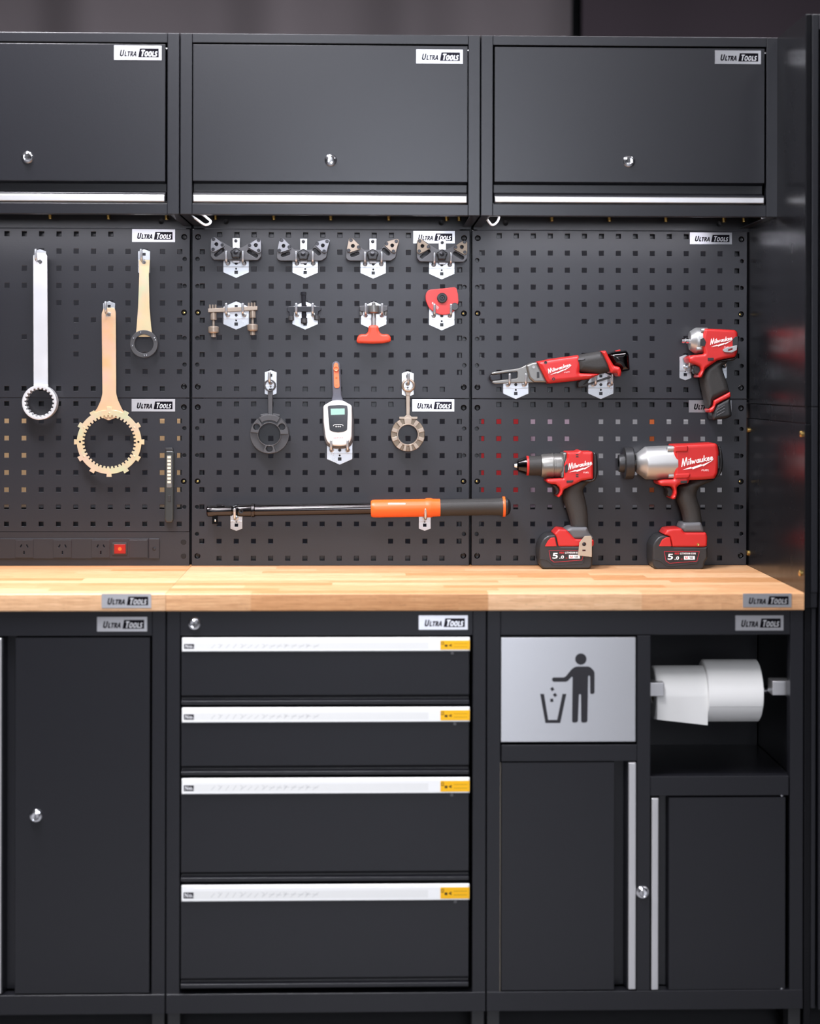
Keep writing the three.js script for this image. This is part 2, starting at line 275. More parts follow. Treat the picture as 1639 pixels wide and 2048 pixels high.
const scriptMat = canvasMat(768, 420, (x, w, h) => {
  x.clearRect(0, 0, w, h); x.strokeStyle = x.fillStyle = '#f7f0ee'; x.lineCap = x.lineJoin = 'round';
  x.save(); x.translate(34, 148); x.rotate(-0.2); x.transform(3.95, 0, -0.5, 3.25, 12, 0); x.lineWidth = 5.6;
  const d = [[1, 46, 4, 30, 10, -8, 13, 20, 16, 44], [16, 44, 22, 14, 29, -10, 31, 20, 33, 42], [42, 18, 41, 40], [52, 0, 50, 40], [59, 18, 60, 39, 67, 22, 71, 39, 79, 18], [97, 20, 88, 20, 85, 34, 91, 40, 97, 32, 99, 18, 99, 40], [107, 18, 105, 36, 112, 40, 117, 32, 119, 18, 118, 40], [129, 0, 126, 40], [141, 18, 128, 29, 142, 40], [147, 31, 156, 28, 155, 19, 149, 19, 146, 32, 151, 40, 159, 36], [165, 31, 174, 28, 173, 19, 167, 19, 164, 32, 169, 40, 178, 35]];
  for (const s of d) { x.beginPath(); x.moveTo(s[0], s[1]); for (let i = 2; i < s.length; i += 2) x.lineTo(s[i], s[i + 1]); x.stroke(); }
  x.beginPath(); x.arc(43.5, 7, 3.6, 0, 7); x.fill(); x.restore();
  x.beginPath(); [[70, 372], [262, 298], [258, 320], [490, 236], [486, 260], [752, 142], [520, 292], [522, 270], [290, 360], [294, 336]].forEach(([a, b], i) => (i ? x.lineTo(a, b) : x.moveTo(a, b))); x.closePath(); x.fill();
  x.save(); x.transform(1.35, 0, -0.25, 1, 480, 398); x.font = '58px sans-serif'; x.fillText('FUEL', 0, 0); x.restore();
}, mat(1, 1, 1, 0.4), true);
const packMat = canvasMat(640, 240, (x, w, h) => {
  x.clearRect(0, 0, w, h); x.beginPath(); [[10, 10], [625, 10], [580, 190], [100, 228], [40, 180]].forEach(([a, b], i) => (i ? x.lineTo(a, b) : x.moveTo(a, b))); x.closePath(); x.fillStyle = '#1b191b'; x.fill(); x.strokeStyle = '#c8263a'; x.lineWidth = 7; x.stroke();
  x.fillStyle = '#fff'; x.save(); x.transform(1.25, 0, -0.1, 1, 62, 160); x.font = 'bold 150px sans-serif'; x.fillText('5', 0, 0); x.restore();
  x.save(); x.transform(1.25, 0, -0.1, 1, 185, 160); x.font = 'bold 80px sans-serif'; x.fillText('.0', 0, 0); x.restore();
  x.font = 'bold 44px sans-serif'; x.fillStyle = '#d8202c'; x.fillText('RED', 190, 64); x.fillStyle = '#f4f4f4'; x.save(); x.transform(0.98, 0, 0, 1, 285, 64); x.fillText('LITHIUM-ION', 0, 0); x.restore();
  x.fillStyle = '#d8202c'; x.font = 'bold 26px sans-serif'; x.fillText('Ah', 298, 160);
  x.fillStyle = '#f4f4f4'; x.fillRect(355, 92, 190, 68); x.fillStyle = '#d8202c'; x.font = 'bold 66px sans-serif'; x.fillText('M', 366, 150); x.fillStyle = '#1b191b'; x.fillText('18', 442, 150);
}, mat(1, 1, 1, 0.4), true);
const scribbleMat = canvasMat(256, 64, (x) => { x.clearRect(0, 0, 256, 64); x.strokeStyle = '#d2505e'; x.lineWidth = 7; x.lineCap = 'round'; for (let i = 0; i < 6; i++) { const a = 14 + i * 40; x.beginPath(); x.moveTo(a, 46); x.lineTo(a + 12, 18); x.lineTo(a + 22, 44); x.moveTo(a + 4, 34); x.lineTo(a + 20, 33); x.stroke(); } }, mat(1, 1, 1, 0.5), true);
const discMat = canvasMat(256, 160, (x) => { x.clearRect(0, 0, 256, 160); x.fillStyle = 'rgba(255,225,225,0.95)'; x.save(); x.translate(30, 20); x.rotate(0.62); x.fillRect(0, 0, 24, 26); for (let r = 0; r < 3; r++) for (let i = 0; i < 9; i++) x.fillRect(30 + i * 15, r * 17 - 6, 11, 9); x.restore(); }, mat(1, 1, 1, 0.5), true);
const grain = (() => {                                   // beech grain, long fibres along u
  const n = 512, d = new Uint8Array(n * n * 4);
  for (let y = 0; y < n; y++) for (let x = 0; x < n; x++) {
    const u = x / n, v = y / n, w = v + 0.012 * L8(u * 2, v), f = 0.5 * L96(u * 0.1, w) + 0.3 * L96(u * 0.35, w * 3) + 0.2 * L32(u, w);
    const fleck = L96(u * 0.5, w * 4) > 0.86 ? 0.9 : 1, k = (0.86 + 0.2 * f) * fleck, s = (c) => Math.min(255, 255 * c);
    d.set([s(k), s(k * (0.93 + 0.07 * f)), s(k * (0.86 + 0.14 * f)), 255], (y * n + x) * 4);
  }
  const t = new THREE.DataTexture(d, n, n); t.colorSpace = THREE.SRGBColorSpace; t.magFilter = t.minFilter = THREE.LinearFilter; t.wrapS = t.wrapT = THREE.RepeatWrapping; t.repeat.set(2.2, 5); t.needsUpdate = true; return t;
})();
const WOODS = [[0.66, 0.39, 0.205], [0.71, 0.445, 0.25], [0.63, 0.355, 0.18], [0.73, 0.47, 0.275], [0.67, 0.385, 0.2], [0.57, 0.3, 0.135]].map(([r, g, b]) => mat(r, g, b, 0.4, 0, { map: grain }));

// ------------------------------------------------------------------ the room
const W = 0.62, ZB = 0.4793, ZU = 0.2642, ZW = 0.4926, TOP = 0.9, UT = 2.0253, UB = 1.6525, PT = 1.6453, PS = 1.2709, XR = 1.2395, RT = 0.0866, RB = 0.1241;
const RX0 = -3.6, RX1 = 4.4, RZ0 = -2.9, RZ1 = 6.6;
const wallPaint = mat(0.25, 0.25, 0.25, 0.9), darkPaint = mat(0.06, 0.06, 0.065, 0.9), concrete = mat(0.17, 0.17, 0.175, 0.55, 0, { roughnessMap: cloudy }), ceilPaint = mat(0.72, 0.72, 0.72, 0.95);
structure('floor', box(RX0, RX1, -0.1, 0, RZ0, RZ1, 0), concrete, 'grey concrete floor');
structure('ceiling', box(RX0, RX1, CEILING, CEILING + 0.1, RZ0, RZ1, 0), ceilPaint, 'plain ceiling');
structure('wall_left', box(RX0 - 0.1, RX0, 0, CEILING, RZ0, RZ1, 0), darkPaint, 'dark side wall');
structure('wall_right', box(RX1, RX1 + 0.1, 0, CEILING, RZ0, RZ1, 0), darkPaint, 'dark side wall');
structure('wall_back', box(RX0, RX1, 0, CEILING, RZ0 - 0.1, RZ0, 0), darkPaint, 'dark wall behind the curtains');
const WX0 = 0.05, WX1 = 1.25, WY0 = 1.1, WY1 = 2.9;
structure('wall_front', mergeGeometries([box(RX0, WX0, 0, CEILING, RZ1, RZ1 + 0.1, 0), box(WX1, RX1, 0, CEILING, RZ1, RZ1 + 0.1, 0), box(WX0, WX1, 0, WY0, RZ1, RZ1 + 0.1, 0), box(WX0, WX1, WY1, CEILING, RZ1, RZ1 + 0.1, 0)]), wallPaint, 'grey wall facing the workbench');
{
  const g = structure('window_1', box(WX0, WX1, WY0, WY1, RZ1 + 0.05, RZ1 + 0.06, 0), new THREE.MeshStandardMaterial({ color: 0xffffff, emissive: lin(0.92, 0.95, 1), emissiveIntensity: 1, roughness: 0.6 }), 'added unseen window that brightens the cabinet doors');  // made-up bright pane behind the camera, added for the sheen on the doors
  part(g, 'added_window_frame', [box(WX0, WX0 + 0.05, WY0, WY1, RZ1, RZ1 + 0.05, 0), box(WX1 - 0.05, WX1, WY0, WY1, RZ1, RZ1 + 0.05, 0), box(WX0 + 0.05, WX1 - 0.05, WY0, WY0 + 0.05, RZ1, RZ1 + 0.05, 0), box(WX0 + 0.05, WX1 - 0.05, WY1 - 0.05, WY1, RZ1, RZ1 + 0.05, 0)], M.white);
  const l = new THREE.RectAreaLight(0xeaf0ff, ADDED_WINDOW_LIGHT, WX1 - WX0 - 0.1, WY1 - WY0 - 0.1); l.position.set((WX0 + WX1) / 2, (WY0 + WY1) / 2, RZ1 + 0.045); scene.add(l);
}
function curtain(label, u0, u1, z, m, folds, amp) {
  const a = at(u0, 60, z).x, b = at(u1, 60, z).x, n = 140, pos = [], idx = [], t = 0.004;
  const dz = (x) => amp * (Math.sin(x * folds) + 0.5 * Math.sin(x * folds * 0.43 + 1.3) + 0.25 * Math.sin(x * folds * 2.1 + 0.4));
  for (const back of [0, t]) for (let i = 0; i <= n; i++) { const x = a + (b - a) * i / n; for (const y of [0.05, CEILING - 0.02]) pos.push(x, y, z + dz(x) - back); }
  const o = 2 * (n + 1);
  for (let i = 0; i < n; i++) { const p = 2 * i; idx.push(p, p + 2, p + 1, p + 1, p + 2, p + 3, o + p, o + p + 1, o + p + 2, o + p + 1, o + p + 3, o + p + 2, p + 1, p + 3, o + p + 1, o + p + 1, p + 3, o + p + 3, p, o + p, p + 2, o + p, o + p + 2, p + 2); }
  const g = new THREE.BufferGeometry(); g.setAttribute('position', new THREE.Float32BufferAttribute(pos, 3)); g.setIndex(idx); g.computeVertexNormals();
  const T = thing('curtain', label, 'curtain', V3((a + b) / 2, 0.05, z)); part(T, 'drape', g, m);
}
curtain('mid grey curtain hanging behind the overhead cabinets', -1100, 1146, -2.2, mat(0.1, 0.085, 0.09, 0.95), 9, 0.07);
curtain('dark plum curtain hanging behind the tall cabinet', 1163, 2600, -2.25, mat(0.03, 0.021, 0.027, 0.95), 7, 0.02);
const lampPlaces = ['over the front of the power panel worktop', 'in front of the drawer cabinet', 'in front of the tall black cabinet', 'in the room facing the long wrenches', 'in the room facing the red drivers', 'above the back of the middle overhead cabinet, added to light the cartons', 'above the back of the tall black cabinet, added to light the cartons'];
for (const [x, z, w, d, L] of PANELS) {
  const T = thing('ceiling_light', 'flat white panel lamp on the ceiling ' + lampPlaces.shift(), 'ceiling light', V3(x, CEILING, z), 'panel lamps on the ceiling');
  part(T, 'housing', [box(x - w / 2 - 0.02, x + w / 2 + 0.02, CEILING - 0.04, CEILING, z - d / 2 - 0.02, z + d / 2 + 0.02, 0)], M.white);
  part(T, 'diffuser', box(x - w / 2, x + w / 2, CEILING - 0.046, CEILING - 0.04, z - d / 2, z + d / 2, 0), new THREE.MeshStandardMaterial({ color: 0xffffff, emissive: 0xffffff, emissiveIntensity: 1.0 }));
  const l = new THREE.RectAreaLight(0xf8f8ff, L, w, d); l.position.set(0, -0.05, 0); l.rotation.x = -Math.PI / 2; T.add(l);
}

// ------------------------------------------------------------------ shared small pieces
function plate(parent, u0, v0, u1, v1, z, w) { const r = rect(u0, v0, u1, v1, z); return part(parent, 'badge', faced(r.x0, r.x1, r.y0, r.y1, z - 0.0012, z), plateMat, 'brushed metal badge with black print'); }
function lock(parent, u, v, z) {
  const c = at(u, v, z + 0.006), k = part(parent, 'lock', spunZ(c, [[z - 0.002, 0.0125], [z + 0.002, 0.0125], [z + 0.0045, 0.0108], [z + 0.005, 0.009], [z + 0.008, 0.0085], [z + 0.009, 0.0072], [z + 0.0085, 0.0055], [z + 0.0085, 0]], 30), M.chrome, 'round chrome lock');
  part(k, 'keyhole', ext(asShape(capsule(V2(c.x, c.y - 0.0026), V2(c.x, c.y + 0.0026), 0.0009)), z + 0.0084, z + 0.0092, 0), M.plastic);
}

// ------------------------------------------------------------------ wall cabinets
const upperDoors = [[-255, 330, 86, 361, 388, 402, 54, 314, 228, 91, 323, 120], [386, 934, 90, 363, 391, 405, 661, 320, 832, 99, 925, 127], [989, 1528, 95, 365, 394, 406, 1258, 322, 1429, 101, 1521, 128]];
const upperNames = ['black overhead cabinet above the three long wrenches', 'black overhead cabinet above the torque wrench and the white meter', 'black overhead cabinet meeting the tall black cabinet'];
for (let k = -1; k < 2; k++) {
  const d = upperDoors[k + 1], X0 = 0.003 + k * W + 0.001, X1 = X0 + W - 0.002, c = thing('wall_cabinet', upperNames[k + 1], 'cabinet', V3((X0 + X1) / 2, UB, 0), 'overhead cabinets');
  const o = rect(d[0], d[2], d[1], d[5], ZU), s = 0.0245, fl = 0.027, zb = 0.0;
  part(c, 'frame', [box(X0, X0 + s, UB, UT, ZU - 0.02, ZU), box(X1 - s, X1, UB, UT, ZU - 0.02, ZU), box(X0 + s, X1 - s, o.y1 + 0.003, UT, ZU - 0.02, ZU), box(X0 + s, X1 - s, UB, o.y0 - 0.0032, ZU - 0.02, ZU)], M.coat);
  part(c, 'body', [box(X0, X0 + 0.0015, UB, UT, zb, ZU - 0.02, 0), box(X1 - 0.0015, X1, UB, UT, zb, ZU - 0.02, 0), box(X0, X1, UT - 0.0015, UT, zb, ZU - 0.02, 0), box(X0, X1, UB + fl, UB + fl + 0.0015, zb, ZU - 0.02, 0), box(X0, X1, UB + fl, UT, zb, zb + 0.0015, 0), box(X0, X0 + 0.02, UB, UB + 0.0015, zb, ZU - 0.02, 0), box(X1 - 0.02, X1, UB, UB + 0.0015, zb, ZU - 0.02, 0)], M.coat);
  const hole = (f) => circle(V2(X0 + f * (X1 - X0), PT + 0.0165), 0.0062, 18);
  part(c, 'rear_rail', ext(outline([V2(X0 + 0.002, PT + 0.002), V2(X1 - 0.002, PT + 0.002), V2(X1 - 0.002, UB + fl), V2(X0 + 0.002, UB + fl)], 0, [hole(0.118), hole(0.89)]), -0.002, 0, 0), M.coat);
  for (const f of [0.118, 0.89]) part(c, 'plug', spunZ(V2(X0 + f * (X1 - X0), PT + 0.0165), [[-0.008, 0.0075], [-0.0025, 0.0075], [-0.0025, 0.006], [-0.005, 0]], 16), M.plastic);
  const a = (v) => at((d[0] + d[1]) / 2, v, ZU).y, zf = ZU - 0.001;
  const door = part(c, 'door', extX([[zf, o.y1], [zf, a(d[3])], [zf - 0.02, a(d[3] + 3)], [zf - 0.021, a(d[4] - 9)], [zf - 0.003, a(d[4] - 4)], [zf - 0.002, o.y0], [zf - 0.024, o.y0], [zf - 0.024, o.y1]], o.x0, o.x1, 0.0012), M.coat);
  part(door, 'handle_strip', box(o.x0 + 0.0004, o.x1 - 0.0004, o.y0 + 0.0002, a(d[4]), zf - 0.002, zf + 0.003, 0.002), M.alu, 'bright aluminium pull strip');
  plate(door, d[8], d[9], d[10], d[11], zf + 0.0012);
  lock(c, d[6], d[7], zf);
  part(c, 'hinge_pin', spunZ(V2(o.x1 + 0.0022, o.y1 - 0.009), [[zf - 0.006, 0.0018], [zf - 0.002, 0.0018], [zf - 0.0015, 0]], 12), M.chrome);
  const studs = k < 0 ? [100, 217, 333] : k < 1 ? [430, 547, 661, 777, 893, 918] : [1103, 1218, 1331, 1447, 1487];
  for (const u of studs) { const p = at(u, 437, 0.035), y = UB + fl; part(c, 'stud', latheAlong(V3(p.x, y, 0.035), V3(p.x, y - 1, 0.035), [[0, 0.0045], [0.003, 0.0045], [0.003, 0.0032], [0.007, 0.0032], [0.0075, 0.0048], [0.0165, 0.0046], [0.018, 0]], 14), M.brass, 'brass threaded stud'); }
  // strip lamp behind the front lip
  const lb = thing('strip_lamp', 'slim white strip lamp tucked under ' + ['the cabinet over the long wrenches', 'the cabinet over the torque wrench', 'the cabinet beside the tall cabinet'][k + 1], 'lamp', V3((X0 + X1) / 2, UB + fl, 0.2), 'strip lamps under the overhead cabinets');
  part(lb, 'housing', box(X0 + 0.05, X1 - 0.05, UB + fl - 0.012, UB + fl, 0.185, 0.215, 0.002), M.white);
  part(lb, 'lens', box(X0 + 0.055, X1 - 0.055, UB + fl - 0.0135, UB + fl - 0.012, 0.188, 0.212, 0), new THREE.MeshStandardMaterial({ color: 0xffffff, emissive: 0xffffff, emissiveIntensity: 1.0 }));
  const l = new THREE.RectAreaLight(0xf4f4ff, BAR_LIGHT, W - 0.11, 0.024); l.position.set(0, -0.0145, 0); l.rotation.x = -Math.PI / 2; lb.add(l);
}
for (const [lab, pts] of [['white lamp cable looping down where the first two overhead cabinets meet', [[366, 425], [386, 434], [412, 450], [421, 444], [414, 436], [402, 428], [388, 428]]], ['white lamp cable drooping where the second and third overhead cabinets meet', [[967, 427], [972, 436], [984, 450], [994, 443], [998, 430], [999, 424]]], ['short white lamp cable end by the tall black cabinet', [[1521, 428], [1524, 436], [1533, 434], [1543, 428]]]]) {
  const z = 0.17, p = pts.map(([u, v]) => { const q = at(u, v, z); return V3(q.x, q.y, z); }), t = thing('cable', lab, 'cable', p[0], 'lamp cables under the overhead cabinets'); part(t, 'cord', rod(p, 0.0024, 40, 8), M.cord);
}

// ------------------------------------------------------------------ pegboards
const HOLE = 0.0102, PITCH = 0.038;
const bare = [                                          // [panel, row, columns] where the board shows no opening
  [0, 1, [5, 6]], [0, 4, [10]], [0, 5, [6, 8]], [0, 6, [8]], [0, 5, [5]], [0, 6, [5, 10]], [0, 7, [5, 6, 8, 10, 11]], [0, 8, [5, 6, 7, 8, 9, 10]], [0, 4, [5, 6]], [0, 2, [5]],
  [5, 5, [4, 5, 12]], [5, 6, [3, 4, 5, 6, 7, 8, 11]], [5, 7, [11]], [2, 5, []],
];
const lowerBare = [[1, 8, [5, 7, 8, 9, 10]], [1, 5, [10]], [2, 1, [6]], [2, 2, [6]]];
const boardNames = [['black pegboard panel behind the shafts of the long wrenches', 'black pegboard panel behind the four folding black locking tools', 'black pegboard panel behind the red cordless ratchet'], ['black pegboard panel behind the large toothed gold ring', 'black pegboard panel behind the torque wrench', 'black pegboard panel behind the red cordless drill']];
const badges = [[[264, 458.6, 350, 484], [826, 462, 909, 486.5], [1379, 465, 1463, 488.5]], [[263, 798, 350, 823], [824, 798.5, 908, 823], [1377, 800.5, 1462, 825]]];
for (let row = 0; row < 2; row++) for (let k = -1; k < 2; k++) {
  const short = row && k < 0, X0 = k * W + 0.0028, X1 = (k + 1) * W - 0.0028, Y1 = row ? PS - 0.001 : PT, Y0 = row ? (short ? 0.9755 : TOP + 0.0005) : PS + 0.0008;
  const P = thing('pegboard', boardNames[row][k + 1], 'pegboard', V3((X0 + X1) / 2, Y0, 0), 'pegboard panels'), holes = [], r0 = Y1 - 0.0118;
  for (let i = 0; i < (short ? 8 : 10); i++) for (let j = 0; j < 16; j++) {
    if ((i === 0 || (i === 9)) && (j === 0 || j === 15)) continue;
    if (i === 0 && j >= 12 && j <= 14 && !(k >= 0 && j === 12)) continue;
    const gone = (row ? lowerBare.filter((b) => b[0] === k + 1) : bare.filter((b) => b[0] === (k < 0 ? 0 : k === 1 ? 5 : 9))).some((b) => b[1] === i && b[2].includes(j));
    if (gone) continue;
    holes.push(squareHole(V2(k * W + 0.025 + PITCH * j, r0 - PITCH * i), HOLE));
  }
  const vs = row ? [815, 857, 911, 963, 1014, 1068, 1112] : [475, 519, 573, 626, 677, 730, 774];
  const screws = [];
  for (const sx of [0, 1]) vs.forEach((v, i) => {
    const y = at(660, v, 0).y, x = sx ? X1 - 0.0125 : X0 + 0.0125, big = i % 3 === 0; if (y < Y0 + 0.012) return;
    const half = sx ? 0.5 : 0; if (!big && (i === 2 || i === 4)) { /* beside a square opening */ }
    holes.push(circle(V2(x + (big ? 0 : (sx ? 0.0012 : -0.0012)), y), big ? 0.0062 : 0.0043, 16)); if (big) screws.push([x, y, i === 3]);
  });
  part(P, 'sheet', ext(outline([V2(X0, Y0), V2(X1, Y0), V2(X1, Y1), V2(X0, Y1)], 0, holes), -0.0016, 0, 0.0006, 1), M.board);
  part(P, 'flange', [box(X0, X0 + 0.0015, Y0, Y1, -0.02, -0.0016, 0), box(X1 - 0.0015, X1, Y0, Y1, -0.02, -0.0016, 0), box(X0, X1, Y1 - 0.0021, Y1 - 0.0006, -0.021, -0.0016, 0), box(X0, X1, Y0 + 0.0006, Y0 + 0.0021, -0.021, -0.0016, 0), box(X0, X1, Y1 - 0.022, Y1, -0.0225, -0.021, 0), box(X0, X1, Y0, Y0 + 0.026, -0.0225, -0.021, 0), box(X0, X0 + 0.0225, Y0 + 0.026, Y1 - 0.022, -0.0215, -0.02, 0), box(X1 - 0.0225, X1, Y0 + 0.026, Y1 - 0.022, -0.0215, -0.02, 0)], M.coat);
  for (const [x, y, mid] of screws) mid ? part(part(P, 'bushing', spunZ(V2(x, y), [[-0.011, 0.0062], [-0.004, 0.006], [-0.003, 0.0035], [-0.009, 0.0032], [-0.009, 0]], 18), M.screw), 'insert', spunZ(V2(x - 0.0008, y), [[-0.0088, 0.0024], [-0.0075, 0.0022], [-0.0072, 0]], 10), M.brass) : part(P, 'screw', spunZ(V2(x, y), [[-0.014, 0.0064], [-0.009, 0.0064], [-0.0065, 0.0045], [-0.007, 0.002], [-0.0085, 0.002], [-0.0085, 0]], 18), M.screw);
  const b = badges[row][k + 1]; plate(P, ...b, 0.0012);
}
// black posts that carry the boards, seen in the joints
for (let k = 0; k < 2; k++) { const x = k * W, T = thing('post', ['black upright post in the joint beside the pen light', 'black upright post in the joint behind the torque wrench handle'][k], 'post', V3(x, 0, -0.1), 'posts behind the pegboards'); part(T, 'profile', box(x - 0.02, x + 0.02, 0.004, UT - 0.02, -0.12, -0.08, 0.001), M.coat); part(T, 'foot_plate', box(x - 0.03, x + 0.03, 0, 0.004, -0.13, -0.07, 0), M.coat); }

// power strip under the left board
{
  const X0 = -W + 0.0028, X1 = -0.0028, Y0 = TOP + 0.0005, Y1 = 0.9745, T = thing('power_outlet_panel', 'black power panel with three sockets and a lit red switch', 'outlet panel', V3((X0 + X1) / 2, Y0, 0));
  const r = (u0, v0, u1, v1) => rect(u0, v0, u1, v1, 0), strip = r(-160, 1077, 297, 1117);
  const slotsOf = (cx, cy) => [[-0.0068, 0.0062, -0.5, 0.0036], [0.0068, 0.0062, 0.5, 0.0036], [0, -0.0085, 0, 0.0036]].map(([dx, dy, t, h]) => { const p = new THREE.Path(); [[-0.0013, -h], [-0.0013, h], [0.0013, h], [0.0013, -h]].forEach(([u, v], i) => { const x = cx + dx + u * Math.cos(t) - v * Math.sin(t), y = cy + dy + u * Math.sin(t) + v * Math.cos(t); i ? p.lineTo(x, y) : p.moveTo(x, y); }); p.closePath(); return p; });
  const rectOf = (q) => [V2(q.x0, q.y0), V2(q.x1, q.y0), V2(q.x1, q.y1), V2(q.x0, q.y1)], socks = [49, 125.5, 202].map((u) => r(u - 18, 1079.5, u + 18, 1115)), all = () => socks.flatMap((q) => slotsOf((q.x0 + q.x1) / 2, (q.y0 + q.y1) / 2));
  part(T, 'face', ext(outline([V2(X0, Y0), V2(X1, Y0), V2(X1, Y1), V2(X0, Y1)], 0, all()), -0.0016, 0, 0), M.board);
  part(T, 'strip', ext(outline(rectOf(strip), 0, all()), 0.0001, 0.003, 0.0004, 1), M.board);
  for (const q of socks) part(T, 'socket', ext(outline(rectOf(q), 0.0005, slotsOf((q.x0 + q.x1) / 2, (q.y0 + q.y1) / 2)), 0.003, 0.0048, 0.0003, 1), M.board, 'black three pin socket');
  const q = r(224.5, 1085, 254.5, 1109.5), sw = part(T, 'switch', rbox(q, 0.003, 0.006, 0.001), M.plastic), g = r(229, 1088, 252, 1106.5);
  part(sw, 'rocker', rbox(g, 0.006, 0.0078, 0.0008), M.glow, 'lit red rocker');
  part(sw, 'pilot_lamp', spunZ(V2((g.x0 + g.x1) / 2, (g.y0 + g.y1) / 2), [[0.0076, 0.0042], [0.0082, 0.0036], [0.0084, 0]], 16), new THREE.MeshStandardMaterial({ color: 0x401000, emissive: lin(1, 0.16, 0.03), emissiveIntensity: 1.0 }));
  const pl = new THREE.PointLight(0xff2a10, 0.0035); pl.position.set((g.x0 + g.x1) / 2 - T.base.x, (g.y0 + g.y1) / 2 - T.base.y, 0.012); T.add(pl);
  part(T, 'blank', rbox(r(259, 1079.5, 295, 1115), 0.003, 0.0042, 0.0005), M.board);
  const e = r(298, 1077, 319, 1117), ec = part(T, 'end_cap', rbox(e, 0.0001, 0.004, 0.0008), M.board); const ep = V2((e.x0 + e.x1) / 2, (e.y0 + e.y1) / 2);
  part(ec, 'screw', spunZ(ep, [[0.004, 0.0042], [0.0052, 0.0038], [0.0056, 0]], 14), M.bolt);
  for (const v of [1084, 1112]) part(T, 'screw', spunZ(V2(X1 - 0.0125, at(366, v, 0).y), [[0, 0.006], [0.0006, 0.0055], [0.0006, 0]], 16), M.screw);
}

// ------------------------------------------------------------------ worktops, built of glued staves
function worktop(label, x0, x1, s0) {
  const T = thing('worktop', label, 'worktop', V3((x0 + x1) / 2, TOP - 0.0345, 0.24), 'beech worktops'); seed = s0;
  const rows = 12, z0 = -0.0215, zr = (ZW - z0) / rows, y0 = TOP - 0.0345;
  for (let i = 0; i < rows; i++) {
    let x = x0; const zb = z0 + i * zr, zf = zb + zr; let first = true;
    while (x < x1 - 1e-6) {
      let L = first ? 0.12 + 0.3 * rnd() : 0.26 + 0.2 * rnd(); first = false; if (x1 - x - L < 0.12) L = x1 - x;
      const w = WOODS[Math.floor(rnd() * WOODS.length)], r = 0.003;
      const g = i === rows - 1 ? extX([[zb, y0], [zf - r, y0], [zf - 0.001, y0 + 0.001], [zf, y0 + r], [zf, TOP - r], [zf - 0.0012, TOP - 0.0012], [zf - r, TOP], [zb, TOP]], x, x + L) : box(x, x + L, y0, TOP, zb, zf, 0);
      metres(flat(g)); const du = rnd(), dv = rnd(), uv = g.attributes.uv; for (let k = 0; k < uv.count; k++) uv.setXY(k, uv.getX(k) + du, uv.getY(k) + dv); g.userData.ownUv = true;
      part(T, 'stave', g, w); x += L;
    }
  }
  return T;
}
const WJ = at(331, 1200, ZW).x;
const wtL = worktop('pale beech worktop under the lit power panel', -W - 0.02, WJ - 0.0003, 11), wtR = worktop('pale beech worktop carrying the two red cordless drivers', WJ + 0.0003, XR - 0.0005, 23);
plate(wtL, 203, 1187.5, 302, 1216, ZW + 0.0012); plate(wtR, 1485, 1187, 1582, 1214.5, ZW + 0.0012);

// ------------------------------------------------------------------ base cabinets
const BT = TOP - 0.0345, BX = (k) => 0.0022 + k * W;
function carcass(name, label, k, front, extra = []) {
  const X0 = BX(k) + 0.001, X1 = BX(k + 1) - 0.001, c = thing(name, label, 'cabinet', V3((X0 + X1) / 2, 0, 0.24), 'base cabinets'), z0 = 0.0;
  part(c, 'frame', [box(X0, X0 + 0.026, RT, BT, ZB - 0.025, ZB), box(X1 - 0.026, X1, RT, BT, ZB - 0.025, ZB), box(X0 + 0.026, X1 - 0.026, at(600, 1271, ZB).y, BT, ZB - 0.025, ZB), box(X0, X1, RT, RB, ZB - 0.025, ZB + 0.0012), ...extra], M.coat);
  part(c, 'body', [box(X0, X0 + 0.0015, RT, BT, z0, ZB - 0.025, 0), box(X1 - 0.0015, X1, RT, BT, z0, ZB - 0.025, 0), box(X0, X1, RT, RT + 0.0015, z0, ZB - 0.025, 0), box(X0, X1, RT, BT, z0, z0 + 0.0015, 0), box(X0, X1, BT - 0.0015, BT, z0, ZB - 0.025, 0)], M.coat);
  for (const x of [X0 + 0.002, X1 - 0.026]) for (const z of [0.03, ZB - 0.05]) part(c, 'foot', [box(x, x + 0.024, 0, RT, z, z + 0.04, 0.001), box(x - 0.001, x + 0.0255, 0, 0.006, z - 0.003, z + 0.043, 0.001)], M.plastic);
  return c;
}
function sideDoor(c, u0, u1, us, v0, v1, flip) {         // door with an upright pull; us = [strip far edge, strip near edge, recess end]
  const r = rect(Math.min(u0, us[0]), v0, Math.max(u1, us[0]), v1, ZB), X = (u) => at(u, (v0 + v1) / 2, ZB).x, zf = ZB - 0.001, e = X(us[0]), n = X(us[1]), q = X(us[2]), far = X(flip ? u1 : u0);
  const pts = [[far, zf], [q, zf], [q + (n - q) * 0.06, zf - 0.028], [q + (n - q) * 0.8, zf - 0.029], [n + (e - n) * -0.12, zf - 0.003], [e, zf - 0.003], [e, zf - 0.032], [far, zf - 0.032]];
  const d = part(c, 'door', extY(pts, r.y0, r.y1, 0.001), M.coat);
  part(d, 'handle_strip', box(Math.min(n, e), Math.max(n, e), r.y0 + 0.0005, r.y1 - 0.0005, zf - 0.003, zf + 0.003, 0.002), M.alu, 'bright aluminium pull strip'); return d;
}
{
  const c = carcass('base_cabinet', 'black base cabinet with a tall door left of the drawer unit', -1);
  plate(c, 194, 1234, 294, 1263, ZB + 0.0012);
  sideDoor(c, 30, 299, [-12, 3, 30], 1275.5, 1987, true); lock(c, 71, 1633, ZB);
  sideDoor(c, -262, -58, [-19, -34, -58], 1275.5, 1987, false);
}
